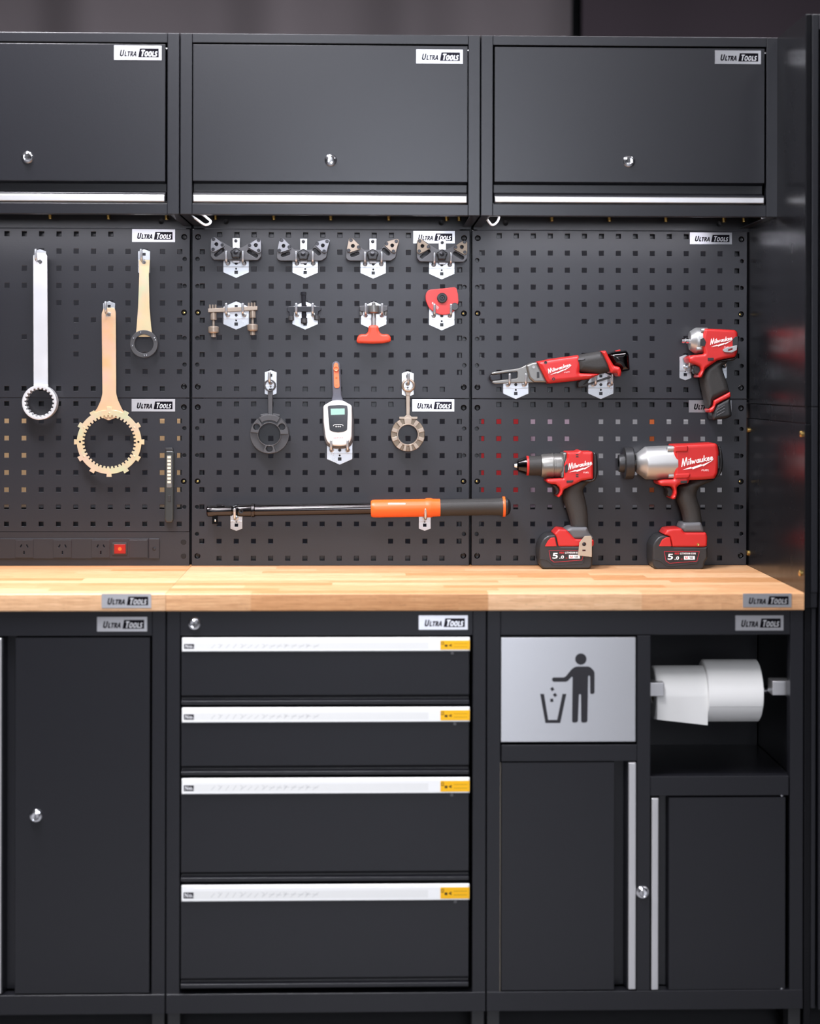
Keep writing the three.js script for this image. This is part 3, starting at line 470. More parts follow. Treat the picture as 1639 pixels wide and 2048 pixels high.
{
  const c = carcass('drawer_cabinet', 'black drawer cabinet with four white label strips', 0);
  plate(c, 837, 1231, 935, 1259.5, ZB + 0.0012); lock(c, 388, 1248, ZB);
  const rows = [[1274.5, 1303, 1389, 1410], [1414, 1444.5, 1530, 1550.5], [1555, 1587, 1742, 1763], [1768, 1801, 1954, 1976]];
  const xa = at(362.5, 1600, ZB).x, xb = at(936.5, 1600, ZB).x;
  rows.forEach(([a, b, lip, end], i) => {
    const y = (v) => at(650, v, ZB).y, zf = ZB + 0.002;
    const d = part(c, 'drawer', extX([[zf - 0.004, y(a)], [zf - 0.004, y(b)], [zf, y(b)], [zf, y(lip)], [zf - 0.007, y(lip + 5)], [zf - 0.007, y(lip + 9)], [zf + 0.0015, y(lip + 12)], [zf + 0.0015, y(end - 3)], [zf - 0.003, y(end)], [zf - 0.02, y(end)], [zf - 0.02, y(a)]], xa, xb, 0.0008), M.coat);
    part(d, 'label_holder', [box(xa + 0.001, xb + 0.002, y(b - 1), y(a), zf - 0.004, zf + 0.004, 0.002)], M.white, 'white label strip');
    part(d, 'label', faced(xa + 0.0025, xb - 0.002, y(b - 2.5), y(a + 5), zf + 0.004, zf + 0.0046), drawerMat, 'white card marked No.');
    part(d, 'sticker', faced(at(880, a, zf).x, xb + 0.0015, y(b - 4.5), y(a + 6), zf + 0.0046, zf + 0.005), stickerMat, 'yellow sticker');
    const tx = at([904, 909, 903, 910][i], a, zf).x; part(d, 'tab', box(tx - 0.003, tx + 0.003, y(b + 6), y(b - 1), zf, zf + 0.002, 0.001), M.plasticGrey);
  });
}
const BIN = {};
{
  const X = (u, v = 1600) => at(u, v, ZB).x, Y = (v, u = 1280) => at(u, v, ZB).y, ex = [];
  ex.push(box(X(1273), X(1300), RB, Y(1271), ZB - 0.025, ZB), box(BX(1) + 0.029, X(1273), Y(1522), Y(1489), ZB - 0.025, ZB), box(X(1300), BX(2) - 0.029, Y(1592), Y(1553), ZB - 0.025, ZB));
  const c = carcass('bin_cabinet', 'black base cabinet with a steel waste flap and an open paper roll bay', 1, null, ex);
  part(c, 'bay_lining', [box(X(1288), X(1290), Y(1560), Y(1268), 0.1, ZB - 0.025, 0), box(X(1289), BX(2) - 0.004, Y(1575), Y(1573), 0.1, ZB - 0.025, 0), box(X(1289), BX(2) - 0.004, Y(1575), Y(1268), 0.1, 0.102, 0)], M.coat);
  plate(c, 1470, 1231, 1566, 1261, ZB + 0.0012); lock(c, 1285, 1786, ZB);
  sideDoor(c, 1002, 1228, [1271, 1256, 1228], 1525, 1980, false); sideDoor(c, 1337, 1570, [1302, 1316, 1337], 1595, 1979, true);
  part(c, 'door_edge', box(X(998), X(1000.5), Y(1981), Y(1524), ZB - 0.019, ZB - 0.001, 0), M.clip, 'thin bare metal door edge');
  const f = rect(1001, 1274.5, 1271, 1484, ZB), flap = part(c, 'waste_flap', box(f.x0, f.x1, f.y0, f.y1, ZB - 0.006, ZB, 0.0015), M.steel, 'brushed steel waste flap');
  const F = frame(960, 1200, 4.553), z = ZB, b = 0;
  const head = asShape(circle(F.p(915, 538, z), F.len(52, z), 32));
  const man = outline(fp(F, [[652, 705], [770, 705], [835, 625], [870, 605], [995, 605], [1040, 650], [1040, 855], [1000, 858], [998, 690], [982, 690], [975, 1115], [918, 1118], [916, 858], [898, 858], [888, 1115], [835, 1118], [840, 690], [790, 745], [655, 745]], z), 0.0045);
  const can = outline(fp(F, [[545, 855], [580, 855], [618, 1092], [700, 1092], [748, 855], [783, 855], [728, 1120], [592, 1120]], z));
  const bits = [[655, 811, 0.6], [680, 865, 0.7], [650, 914, 0.1]].map(([u, v, a]) => { const g = box(-F.len(14, z), F.len(14, z), -F.len(15, z), F.len(15, z), z, z + 0.0004, 0); const q = F.p(u, v, z); g.rotateZ(a); g.translate(q.x, q.y, 0); return g; });
  part(flap, 'pictogram', [ext(head, z, z + 0.0004, 0), ext(man, z, z + 0.0004, 0), ext(can, z, z + 0.0004, 0), ...bits], M.print, 'black pictogram of a figure dropping litter in a bin');
  for (const [u, v] of [[1563, 1591], [1563, 1978]]) { const q = at(u, v, ZB); part(c, 'hinge_pin', spunZ(q, [[ZB - 0.006, 0.002], [ZB - 0.001, 0.002], [ZB - 0.0005, 0]], 10), M.chrome); }
  // roll holder and rolls
  const zr = 0.37, ya = at(1420, 1380, zr).y, xl = X(1290, 1380) + 0.001, xrr = BX(2) - 0.006;
  const hz = zr + 0.055, L = rect(1302, 1365, 1328, 1393, hz + 0.01), R2 = rect(1540, 1362, 1573, 1391, hz + 0.01);
  const hold = thing('roll_holder', 'chrome roll holder inside the open bay', 'roll holder', V3((xl + xrr) / 2, ya, zr));
  part(hold, 'rod', latheAlong(V3(xl + 0.004, ya, zr), V3(xrr - 0.004, ya, zr), [[0, 0.009], [xrr - xl - 0.008, 0.009]], 18), M.chrome);
  part(hold, 'arm', [box(xl, L.x1, L.y0, L.y1, hz - 0.03, hz + 0.01, 0.002), box(xl, xl + 0.004, ya - 0.012, ya + 0.012, zr - 0.015, hz, 0.001)], M.alu); part(hold, 'arm', [box(R2.x0 + 0.004, xrr + 0.002, R2.y0, R2.y1, hz - 0.03, hz + 0.01, 0.002), box(xrr - 0.004, xrr, ya - 0.012, ya + 0.012, zr - 0.015, hz, 0.001)], M.alu);
  const roll = (label, u0, u1, vt, vb, tail, dz) => {
    const zc = zr, a = at(u0, 1380, zc + 0.06).x, bq = at(u1, 1380, zc + 0.06).x, yt = at(1420, vt, zc).y, yb = at(1420, vb, zc).y, rad = (yt - yb) / 2, yc = (yt + yb) / 2;
    const T = thing('paper_roll', label, 'paper roll', V3((a + bq) / 2, yc, zc), 'paper rolls');
    const prof = [[0.0015, 0.02], [0, 0.022], [0, rad - 0.003], [0.002, rad], [bq - a - 0.002, rad], [bq - a, rad - 0.003], [bq - a, 0.022], [bq - a - 0.0015, 0.02], [0.0015, 0.02]];
    part(T, 'paper', latheAlong(V3(a, yc, zc), V3(bq, yc, zc), prof, 64), M.paper);
    part(T, 'core', latheAlong(V3(a + 0.001, yc, zc), V3(bq - 0.001, yc, zc), [[0, 0.0195], [bq - a - 0.002, 0.0195], [bq - a - 0.002, 0.0185], [0, 0.0185], [0, 0.0195]], 24), M.clip);
    const p = [], n = 14; for (let i = 0; i <= n; i++) p.push([zc + (rad + 0.0008) * Math.cos(0.9 - i / n * 0.9 - (tail > 0 ? 0 : 0.35)), yc + (rad + 0.0008) * Math.sin(0.9 - i / n * 0.9 - (tail > 0 ? 0 : 0.35))]);
    if (tail > 0) for (let i = 1; i <= 5; i++) p.push([zc + rad + 0.0008 - 0.001 * i, yc - tail * i / 5]);
    const g = extX([...p, ...p.slice().reverse().map(([zz, y]) => [zz - 0.0007, y + (tail > 0 ? 0.0002 : -0.0004)])], a + 0.0012, bq - 0.0012);
    const ps = g.attributes.position, low = p[p.length - 1][1]; for (let i = 0; i < ps.count; i++) if (tail > 0 && ps.getY(i) < yc) { const f = (yc - ps.getY(i)) / tail, t = (ps.getX(i) - a) / (bq - a); ps.setY(i, ps.getY(i) - f * 0.009 * t + f * 0.003 * Math.sin(t * 23)); }
    part(T, 'loose_sheet', g, M.paper);
  };
  roll('white paper roll with a loose hanging sheet', 1314, 1418, 1331, 1437, 0.046, 0); roll('fatter white paper roll with its end tucked down', 1416, 1527, 1319, 1442, 0, 0);
}

// ------------------------------------------------------------------ tall cabinet on the right
{
  const ZT = 0.4915, x0 = XR + 0.0004, x1 = XR + 0.62, T = thing('tall_cabinet', 'tall glossy black cabinet standing at the end of the worktop', 'cabinet', V3((x0 + x1) / 2, 0, 0.25));
  const y = (v) => at(1608, v, ZT).y, ye = (v) => at(1494, v, 0).y, top = y(28), s = 0.026;
  const y1 = (ye(808.5) + y(811)) / 2, y2 = (ye(839.5) + y(844.5)) / 2;
  part(T, 'side_panel', box(x0, x0 + 0.012, y1, top, -0.06, ZT, 0.0015), M.gloss); part(T, 'side_panel', box(x0, x0 + 0.012, TOP - 0.03, y2, -0.06, ZT, 0.0015), M.gloss); part(T, 'side_rail', box(x0 + 0.0012, x0 + 0.012, y2 + 0.0008, y1 - 0.0008, -0.06, ZT - 0.001, 0.001), M.gloss);
  part(T, 'side_panel', box(BX(2) + 0.001, BX(2) + 0.014, 0.0, TOP - 0.031, -0.06, ZT - 0.012, 0.0015), M.gloss);
  part(T, 'frame', [box(x0 + 0.0125, x0 + s, y1, top, ZT - 0.03, ZT, 0.0015), box(x0 + 0.0125, x0 + s, TOP - 0.0, y1 - 0.001, ZT - 0.03, ZT, 0.0015), box(x0 + s, x1, top - 0.03, top, ZT - 0.03, ZT, 0.0015), box(BX(2) + 0.0145, x0 + s, RT, y(1218), ZT - 0.04, ZT - 0.012, 0.0015), box(x0 + 0.0125, x0 + s, y(1216), y(1185), ZT - 0.04, ZT - 0.004, 0.0015)], M.coat);
  part(T, 'top', box(x0 + 0.012, x1, top - 0.012, top - 0.001, -0.06, ZT - 0.031, 0), M.coat); part(T, 'back', box(x0 + 0.012, x1, 0, top - 0.013, -0.06, -0.05, 0), M.coat); part(T, 'side_panel', box(x1 - 0.012, x1, 0, top - 0.013, -0.05, ZT - 0.031, 0), M.gloss);
  part(T, 'door', box(x0 + s + 0.004, x1, RT, top - 0.034, ZT - 0.03, ZT - 0.004, 0.002), M.coat);
  for (const [u, v, z] of [[1496, 860, 0.008], [1603, 868, 0.47], [1496, 1106, 0.008], [1602, 1146, 0.465]]) { const q = at(u, v, z); part(T, 'bolt', latheAlong(V3(x0, q.y, z), V3(x0 - 1, q.y, z), [[0, 0.006], [0.003, 0.006], [0.004, 0.005], [0.0045, 0]], 12), M.brass, 'brass bolt head'); }
}

// ------------------------------------------------------------------ cartons behind the boards
{
  const kraft = mat(0.55, 0.35, 0.18, 0.85), redCard = mat(0.5, 0.02, 0.025, 0.6), greyCard = mat(0.45, 0.44, 0.45, 0.7), lilac = mat(0.5, 0.36, 0.44, 0.7), blackCard = mat(0.012, 0.012, 0.013, 0.9), zb = -0.58, y0 = 1.0;
  const S = thing('rear_bench', 'black bench standing behind the pegboards', 'bench', V3(0.3, 0, -0.62)); part(S, 'top', box(-0.9, 1.8, y0 - 0.03, y0, -0.9, -0.4, 0.001), M.coat);  for (const x of [-0.85, 1.75]) for (const z of [-0.87, -0.43]) part(S, 'leg', box(x - 0.02, x + 0.02, 0, y0 - 0.03, z - 0.02, z + 0.02, 0), M.coat);
  const B = thing('partition', 'black partition board behind the pegboards', 'partition', V3(0.3, 0, -1.55)); part(B, 'sheet', box(-1.4, 2.3, 0.02, 1.95, -1.56, -1.54, 0), M.coat); for (const x of [-0.8, 1.7]) part(B, 'foot', box(x - 0.03, x + 0.03, 0, 0.02, -1.65, -1.5, 0), M.coat);
  const carton = (lab, u0, u1, v, m, z = zb) => { const a = at(u0, 900, z).x, b = at(u1, 900, z).x, t = at(1000, v, z).y, T = thing('carton', lab, 'carton', V3((a + b) / 2, y0, z - 0.08), 'cartons behind the pegboards'); part(T, 'case', box(a, b, y0, t, z - 0.14, z, 0.002), m); part(T, 'tape', box((a + b) / 2 - 0.02, (a + b) / 2 + 0.02, t, t + 0.0006, z - 0.138, z - 0.002, 0), kraft); };
  carton('kraft carton seen through the holes left of the toothed gold ring', -80, 52, 832, kraft); carton('narrow kraft carton seen through the holes beside the pen light', 318, 366, 838, kraft);
  carton('red carton seen through the holes left of the cordless drill', 950, 1050, 834, redCard); carton('lilac carton seen through the holes above the cordless drill', 1056, 1146, 834, lilac, -0.6);
  carton('pale grey carton seen through the holes between the two large drivers', 1190, 1288, 834, greyCard); carton('orange brown carton seen through the holes above the largest driver', 1292, 1320, 834, mat(0.6, 0.13, 0.03, 0.6), -0.66); carton('pale grey carton seen through the holes right of the largest driver', 1330, 1460, 838, greyCard, -0.6);
}

// ------------------------------------------------------------------ tool hooks
function hook(label, u, vb, wide) {                      // plate centre u, lowest point vb
  const px = pxScale(0.002), c = at(u, vb - 28, 0.002), hw = wide ? 0.0282 : 0.0132, h = wide ? 0.0315 : 0.0285, e = wide ? 0.0125 : 0.005, T = thing('tool_hook', label, 'hook', V3(c.x, c.y - h, 0), 'zinc tool hooks');
  const pts = [V2(c.x, c.y + h), V2(c.x + hw, c.y + h - e), V2(c.x + hw, c.y - h + e), V2(c.x, c.y - h), V2(c.x - hw, c.y - h + e), V2(c.x - hw, c.y + h - e)];
  const holes = [squareHole(V2(c.x, c.y - h + 0.0125), 0.0085, 0.008), circle(V2(c.x, c.y - h + 0.0205), 0.0021, 12), squareHole(V2(c.x, c.y + h - 0.0115), 0.0075, 0.007), circle(V2(c.x, c.y + 0.0008), 0.0034, 14)];
  part(T, 'plate', [ext(outline(pts, 0.0008, holes), 0.0004, 0.0022, 0.0003), box(c.x - hw, c.x + hw, c.y - 0.0078, c.y - 0.0062, 0.0018, 0.0034, 0.0006)], M.zinc);
  for (const s of wide ? [-1, 1] : [0]) { const x = c.x + s * 0.018; part(T, 'prong', [rod([V3(x, c.y + 0.001, 0.002), V3(x, c.y + 0.001, 0.03), V3(x, c.y + 0.0015, 0.044), V3(x, c.y + 0.006, 0.051), V3(x, c.y + 0.016, 0.0535), V3(x, c.y + 0.023, 0.054)], 0.0029, 26, 12), latheAlong(V3(x, c.y + 0.001, 0.0022), V3(x, c.y + 0.001, 1), [[0, 0.0052], [0.0012, 0.0048], [0.002, 0.003]], 14)], M.zinc); }
  return T;
}
for (const [l, u, v] of [['under the symmetric locking tool with grey triangle plates', 472, 555.5], ['under the lopsided locking tool with grey triangle plates', 610, 556], ['under the lopsided locking tool with bronze triangle plates', 746, 557], ['under the symmetric locking tool with bronze triangle plates', 883, 558.5], ['behind the bronze bar puller', 472, 659], ['behind the small black bridge puller', 610, 659], ['behind the red T handle puller', 747, 659.5], ['under the red sector disc', 883, 660.5], ['under the white handheld meter', 679, 929], ['under the head of the cordless ratchet', 1031, 798], ['under the battery end of the cordless ratchet', 1201, 798]]) hook('wide zinc hook with two prongs ' + l, u, v, true);
for (const [l, u, v] of [['holding the silver ring spanner', 80, 552], ['holding the gold spanner with the large toothed ring', 218, 656], ['holding the gold spanner with the black ring', 288, 552], ['holding the black pin wrench', 541, 794], ['holding the bronze slotted wrench', 815, 796], ['left of the compact impact driver grip', 1370, 763], ['hidden behind the compact impact driver grip', 1441, 763], ['under the head of the torque wrench', 472.5, 1064], ['under the orange sleeve of the torque wrench', 849, 1064]]) hook('narrow zinc hook with one prong ' + l, u, v, false);

// ------------------------------------------------------------------ long wrenches
const F1 = frame(0, 420, 4.0975), F2 = frame(0, 780, 4.0975);
function toothed(c, rIn, rTip, n, duty = 0.5) { const p = new THREE.Path(); for (let i = 0; i < n; i++) { const a0 = i / n * 2 * Math.PI, st = 2 * Math.PI / n; [[a0, rTip], [a0 + st * duty, rTip], [a0 + st * (duty + 0.08), rIn], [a0 + st * 0.92, rIn]].forEach(([a, r], k) => { const x = c.x + r * Math.cos(a), y = c.y + r * Math.sin(a); i || k ? p.lineTo(x, y) : p.moveTo(x, y); }); } p.closePath(); return p; }
{
  const c = at(78.3, 805, 0.04), T = thing('ring_spanner', 'long silver flat bar spanner with a toothed socket ring', 'spanner', V3(c.x, c.y, 0.02), 'long wrenches'), k = 1 / pxScale(0.04), eye = F1.p(328, 425, 0.03);
  part(T, 'bar', cut(F1, [[271, 378], [288, 350], [372, 350], [386, 378], [393, 1452], [274, 1452]], 0.026, 0.031, 0.0008, 0.001, [circle(eye, 0.0045, 16)]), M.whiteSteel);
  part(T, 'weld', cut(F1, [[276, 1430], [392, 1430], [392, 1460], [276, 1460]], 0.024, 0.034, 0.0015), M.whiteSteel);
  part(T, 'socket_ring', ext(asShape(circle(c, 34.6 * k, 60), [toothed(c, 29 * k, 26 * k, 22)]), 0.014, 0.04, 0.0015), M.whiteSteel, 'silver ring with inner teeth');
}
{
  const c = F2.p(895, 425, 0.03), k = F2.len(1, 0.03), T = thing('ring_spanner', 'gold spanner with a large tabbed ring full of small inner teeth', 'spanner', V3(c.x, c.y, 0.02), 'long wrenches');
  const l2 = (x, y) => [x, y + (420 - 780) * 4.0975];
  part(T, 'bar', cut(F2, [[832, -630], [850, -672], [935, -676], [948, -640], [951, 30], [966, 85], [1000, 160], [1030, 195], [890, 250], [760, 195], [795, 150], [825, 85], [838, 30]], 0.0245, 0.0285, 0.0006, 0.004, [squareHole(F2.p(887, -620, 0.0285), F2.len(44, 0.03), F2.len(38, 0.03))]), M.gold);
  const s = new THREE.Shape(), tabs = 12; let first = true;
  for (let i = 0; i < tabs; i++) { const a = i / tabs * 2 * Math.PI, w = 0.075; for (const [q, r] of [[-w, 262], [-w, 286], [w, 286], [w, 262]]) { const x = c.x + r * k * Math.cos(a + q), y = c.y + r * k * Math.sin(a + q); first ? s.moveTo(x, y) : s.lineTo(x, y); first = false; } for (let j = 1; j < 5; j++) { const q = a + w + (2 * Math.PI / tabs - 2 * w) * j / 5; s.lineTo(c.x + 262 * k * Math.cos(q), c.y + 262 * k * Math.sin(q)); } }
  s.closePath(); s.holes.push(toothed(c, 218 * k, 201 * k, 42)); for (const a of [0, Math.PI]) s.holes.push(circle(V2(c.x + 237 * k * Math.cos(a), c.y + 237 * k * Math.sin(a)), 9 * k, 12));
  part(T, 'toothed_ring', ext(s, 0.0287, 0.0325, 0.0005), M.goldPale, 'tabbed ring with inner teeth');
  for (let i = 0; i < 6; i++) { const a = Math.PI / 2 + i * Math.PI / 3; if (i % 3 === 0) { if (i) continue; } const q = V2(c.x + 236 * k * Math.cos(a + (i ? 0 : 0)), c.y + 236 * k * Math.sin(a)); part(T, 'rivet', spunZ(q, [[0.0325, 0.0022], [0.0331, 0.0018], [0.0333, 0]], 12), M.goldPale); }
}
{
  const c = F1.p(1180, 1097, 0.032), k = F1.len(1, 0.032), T = thing('ring_spanner', 'short gold spanner with a black ring set with steel pins', 'spanner', V3(c.x, c.y, 0.02), 'long wrenches');
  part(T, 'bar', cut(F1, [[1135, 408], [1228, 408], [1219, 530], [1224, 800], [1238, 960], [1250, 1040], [1110, 1040], [1118, 960], [1130, 800], [1140, 530]], 0.026, 0.03, 0.0006, 0.001, [circle(F1.p(1178, 428, 0.03), 0.0042, 14)]), M.goldPale);
  part(T, 'pin_ring', ext(asShape(circle(c, 113 * k, 48), [circle(c, 77 * k, 40)]), 0.0235, 0.036, 0.001), M.blackOxide, 'black ring');
  for (const a of [1.85, 0.52, 0.32, 2.65, 3.3, -1.55, -1.35]) { const q = V2(c.x + 96 * k * Math.cos(a), c.y + 96 * k * Math.sin(a)); part(T, 'pin', spunZ(q, [[0.036, 0.0022], [0.038, 0.002], [0.0385, 0]], 12), M.chrome); }
}
{
  const T = thing('pen_light', 'slim black pen light with a row of LED chips', 'pen light', V3(at(337, 1045, 0.01).x, at(337, 1045, 0.01).y, 0.008));
  part(T, 'body', cut(F2, [[1352, 510], [1360, 498], [1416, 498], [1426, 515], [1422, 780], [1420, 1060], [1408, 1088], [1360, 1088], [1346, 1060], [1350, 800]], 0.0015, 0.017, 0.0035, 0.002, [], 4), M.penlight);
  part(T, 'cap', cut(F2, [[1352, 474], [1412, 472], [1420, 500], [1354, 500]], 0.002, 0.0155, 0.002), M.plastic);
  const win = part(T, 'lamp_window', cut(F2, [[1364, 536], [1406, 536], [1406, 800], [1364, 800]], 0.0165, 0.0178, 0.0004, 0.002), M.castGrey, 'reflector strip');
  for (let i = 0; i < 8; i++) { const y = 552 + i * 29; part(win, 'led_chip', cut(F2, [[1371, y - 9], [1399, y - 9], [1399, y + 9], [1371, y + 9]], 0.0176, 0.0186, 0.0002), M.chip); }
  part(T, 'switch', cut(F2, [[1374, 862], [1398, 862], [1398, 915], [1374, 915]], 0.0165, 0.018, 0.0005, 0.001), M.plastic);
}

// ------------------------------------------------------------------ locking tools (two kinds)
function star(c, r, n = 5, z0, z1, turn) { const p = []; for (let i = 0; i < 60; i++) { const a = i / 60 * 2 * Math.PI, q = r * (0.9 + 0.1 * Math.cos(n * (a - turn))); p.push(V2(c.x + q * Math.cos(a), c.y + q * Math.sin(a))); } return ext(outline(p), z0, z1, 0.003, 3); }
function lockingTool(label, fr, kind, plateMatl, boltM) {
  const z = 0.04, o = fr.p(775, 680, z), T = thing('locking_tool', label, 'locking tool', V3(o.x, o.y, 0.02), 'black locking tools');
  const P = (a, b) => fr.p(a, b, z), L = (r) => fr.len(r, z), body = kind
    ? [[145, 150], [205, 115], [290, 140], [680, 385], [880, 390], [1300, 165], [1385, 172], [1415, 215], [1415, 600], [1330, 700], [215, 690], [140, 600]]
    : [[212, 165], [268, 122], [325, 150], [500, 330], [560, 400], [860, 402], [975, 395], [1030, 310], [1110, 212], [1350, 142], [1402, 182], [1312, 590], [1200, 660], [230, 662], [160, 620], [150, 540], [172, 390]];
  const slots = kind ? [capsule(P(270, 570), P(440, 440), L(44)), capsule(P(1105, 480), P(1285, 590), L(46))] : [capsule(P(295, 535), P(425, 490), L(40)), capsule(P(1045, 410), P(1140, 495), L(46))];
  const tris = kind
    ? [[[[155, 148], [208, 108], [272, 128], [485, 305], [478, 360], [252, 482], [200, 497], [136, 455]], [282, 298, 46], [[212, 172], [430, 315], [200, 425]]], [[[1078, 335], [1110, 288], [1300, 165], [1382, 158], [1412, 208], [1412, 492], [1335, 522], [1080, 380]], [1275, 320, 47], [[1345, 195], [1120, 325], [1350, 450]]]]
    : [[[[222, 150], [265, 122], [320, 145], [492, 320], [492, 388], [240, 474], [180, 442], [168, 388]], [312, 315, 42], [[268, 180], [447, 340], [215, 420]]], [[[1058, 265], [1105, 208], [1350, 142], [1402, 180], [1312, 480], [1250, 492], [1060, 312]], [1233, 305, 41], [[1100, 262], [1330, 205], [1262, 440]]]];
  part(T, 'body', ext(outline(fp(fr, body, z), 0.003, [...slots, ...tris.map((t) => circle(fr.p(t[1][0], t[1][1], z), L(t[1][2]), 20))]), 0.022, z, 0.001), M.blackOxide);
  const tab = kind ? [[690, 140], [875, 140], [868, 760], [696, 760]] : [[702, 145], [864, 145], [862, 720], [704, 720]];
  const tp = part(T, 'centre_tab', ext(outline(fp(fr, tab, 0.02), 0.0008), 0.0145, 0.02, 0.0006), M.whiteSteel, 'bare steel tab');
  const sp = fr.p(778, 212, 0.02); part(tp, 'stud', spunZ(sp, [[0.02, L(42)], [0.026, L(40)], [0.0275, L(32)], [0.0278, 0]], 16), M.bolt);
  for (const [pts, hole, sc] of tris) {
    const h = fr.p(hole[0], hole[1], 0.048), t = part(T, 'triangle_plate', ext(outline(fp(fr, pts, 0.048), 0.003, [circle(h, L(hole[2]), 20)]), 0.0402, 0.048, 0.0008), plateMatl);
    for (const [a, b] of sc) part(t, 'screw', spunZ(fr.p(a, b, 0.049), [[0.0478, L(43)], [0.0492, L(42)], [0.0498, L(35)], [0.0498, L(16)], [0.0484, L(14)], [0.0484, 0]], 16), boltM);
  }
  const kc = fr.p(776, 525, 0.058), kn = part(T, 'knob', star(kc, L(142), 5, 0.042, 0.064, Math.PI / 2), M.knob, 'black five lobed knob'); part(kn, 'cap', spunZ(fr.p(772, 500, 0.064), [[0.064, L(58)], [0.0648, L(56)], [0.0652, L(40)], [0.066, L(36)], [0.067, 0]], 18), M.bolt);
}
const KA = (dx, dy) => frame(410 + dx, 465 + dy, 12.608), KB = (dx, dy) => frame(540 + dx, 465 + dy, 11.707);
lockingTool('black symmetric locking tool with grey triangle plates', KA(0, 0), 1, M.greyPlate, M.bolt);
lockingTool('black lopsided locking tool with grey triangle plates', KB(0, 0), 0, M.greyPlate, M.bolt);
lockingTool('black lopsided locking tool with bronze triangle plates', KB(138.6, 0), 0, M.tanPlate, M.bolt);
lockingTool('black symmetric locking tool with bronze triangle plates', KA(412, 3.5), 1, M.tanPlateDark, M.bolt);

// ------------------------------------------------------------------ pullers
const FA = frame(370, 420, 5.287), FB = frame(640, 420, 5.122);
{
  const z = 0.038, o = FA.p(500, 1050, z), T = thing('puller', 'bronze bar puller with two hanging threaded pins', 'puller', V3(o.x, o.y, z), 'small pullers');
  const bar = part(T, 'bar', cut(FA, [[242, 1042], [440, 1032], [605, 1024], [762, 1016], [762, 1058], [605, 1068], [440, 1078], [242, 1082]], 0.024, 0.046, 0.001), M.bronze);
  for (const [a, y] of [[262, 1000], [291, 1000], [321, 1000], [672, 980], [703, 978], [733, 978]]) part(bar, 'pin', spun(FA, a, y, a, y + 50, z, [[y, 4], [y + 3, 10], [y + 50, 10]], 12), M.bronze);
  for (const [x, y] of [[300, 1088], [713, 1066]]) { const s = part(T, 'spindle', spun(FA, x, y - 8, x, y + 260, z, [[y - 8, 30], [y, 33], [y + 72, 33], [y + 76, 27], [y + 76, 13], [y + 142, 13]], 20), M.bronze); part(s, 'nut', spun(FA, x, y + 138, x, y + 260, z, [[y + 138, 30], [y + 146, 52], [y + 152, 56], [y + 200, 56], [y + 212, 48], [y + 216, 27], [y + 255, 27], [y + 259, 0]], 24), M.bronze); }
}
{
  const z = 0.038, o = FA.p(1255, 1045, z), T = thing('puller', 'small black bridge puller with a centre bolt', 'puller', V3(o.x, o.y, z), 'small pullers');
  part(T, 'bridge', cut(FA, [[1075, 1040], [1092, 1020], [1420, 1018], [1438, 1034], [1434, 1064], [1410, 1070], [1405, 1120], [1370, 1120], [1365, 1074], [1148, 1076], [1145, 1125], [1105, 1125], [1098, 1076], [1080, 1072]], 0.026, 0.046, 0.001, 0.001), M.blackSteel);
  const b = part(T, 'bolt', spun(FA, 1250, 865, 1258, 1205, z, [[865, 20], [868, 30], [898, 30], [900, 24], [1015, 22], [1070, 24], [1140, 24], [1142, 34], [1198, 34], [1205, 0]], 12), M.blackSteel);
  for (const [u, v, r] of [[1122, 1145, 30], [1390, 1140, 30], [1258, 1172, 32]]) part(T, 'pad', spun(FA, u, v - 28, u, v + 26, z + 0.004, [[v - 28, 10], [v - 22, r], [v + 20, r], [v + 26, 8]], 16), M.blackOxide);
}
{
  const z = 0.038, o = FB.p(548, 1030, z), T = thing('puller', 'puller with a steel shaft and a red T handle', 'puller', V3(o.x, o.y, z), 'small pullers');
  part(T, 'head', cut(FB, [[402, 985], [470, 976], [690, 980], [690, 1032], [625, 1046], [600, 1062], [490, 1062], [470, 1046], [405, 1034]], 0.022, 0.044, 0.001, 0.001), M.blackOxide);
  part(T, 'boss', spun(FB, 548, 945, 548, 1050, z + 0.002, [[945, 12], [950, 18], [975, 20], [978, 56], [1046, 62], [1058, 50]], 20), M.castGrey);
  for (const x of [420, 668]) part(T, 'claw', spun(FB, x, 1036, x, 1082, z, [[1036, 12], [1048, 17], [1076, 17], [1082, 8]], 14), M.castGrey);
  part(T, 'shaft', spun(FB, 548, 1050, 548, 1195, z + 0.002, [[1050, 24], [1195, 24]], 20), M.castSilver);
  part(T, 'handle', cut(FB, [[497, 1186], [520, 1180], [575, 1180], [597, 1186], [602, 1240], [622, 1266], [650, 1272], [690, 1268], [722, 1295], [726, 1330], [718, 1350], [640, 1364], [520, 1368], [385, 1362], [370, 1345], [376, 1310], [395, 1280], [425, 1270], [468, 1272], [490, 1248]], 0.028, 0.054, 0.006, 0.004, [], 4), M.redHandle, 'red T handle');
}
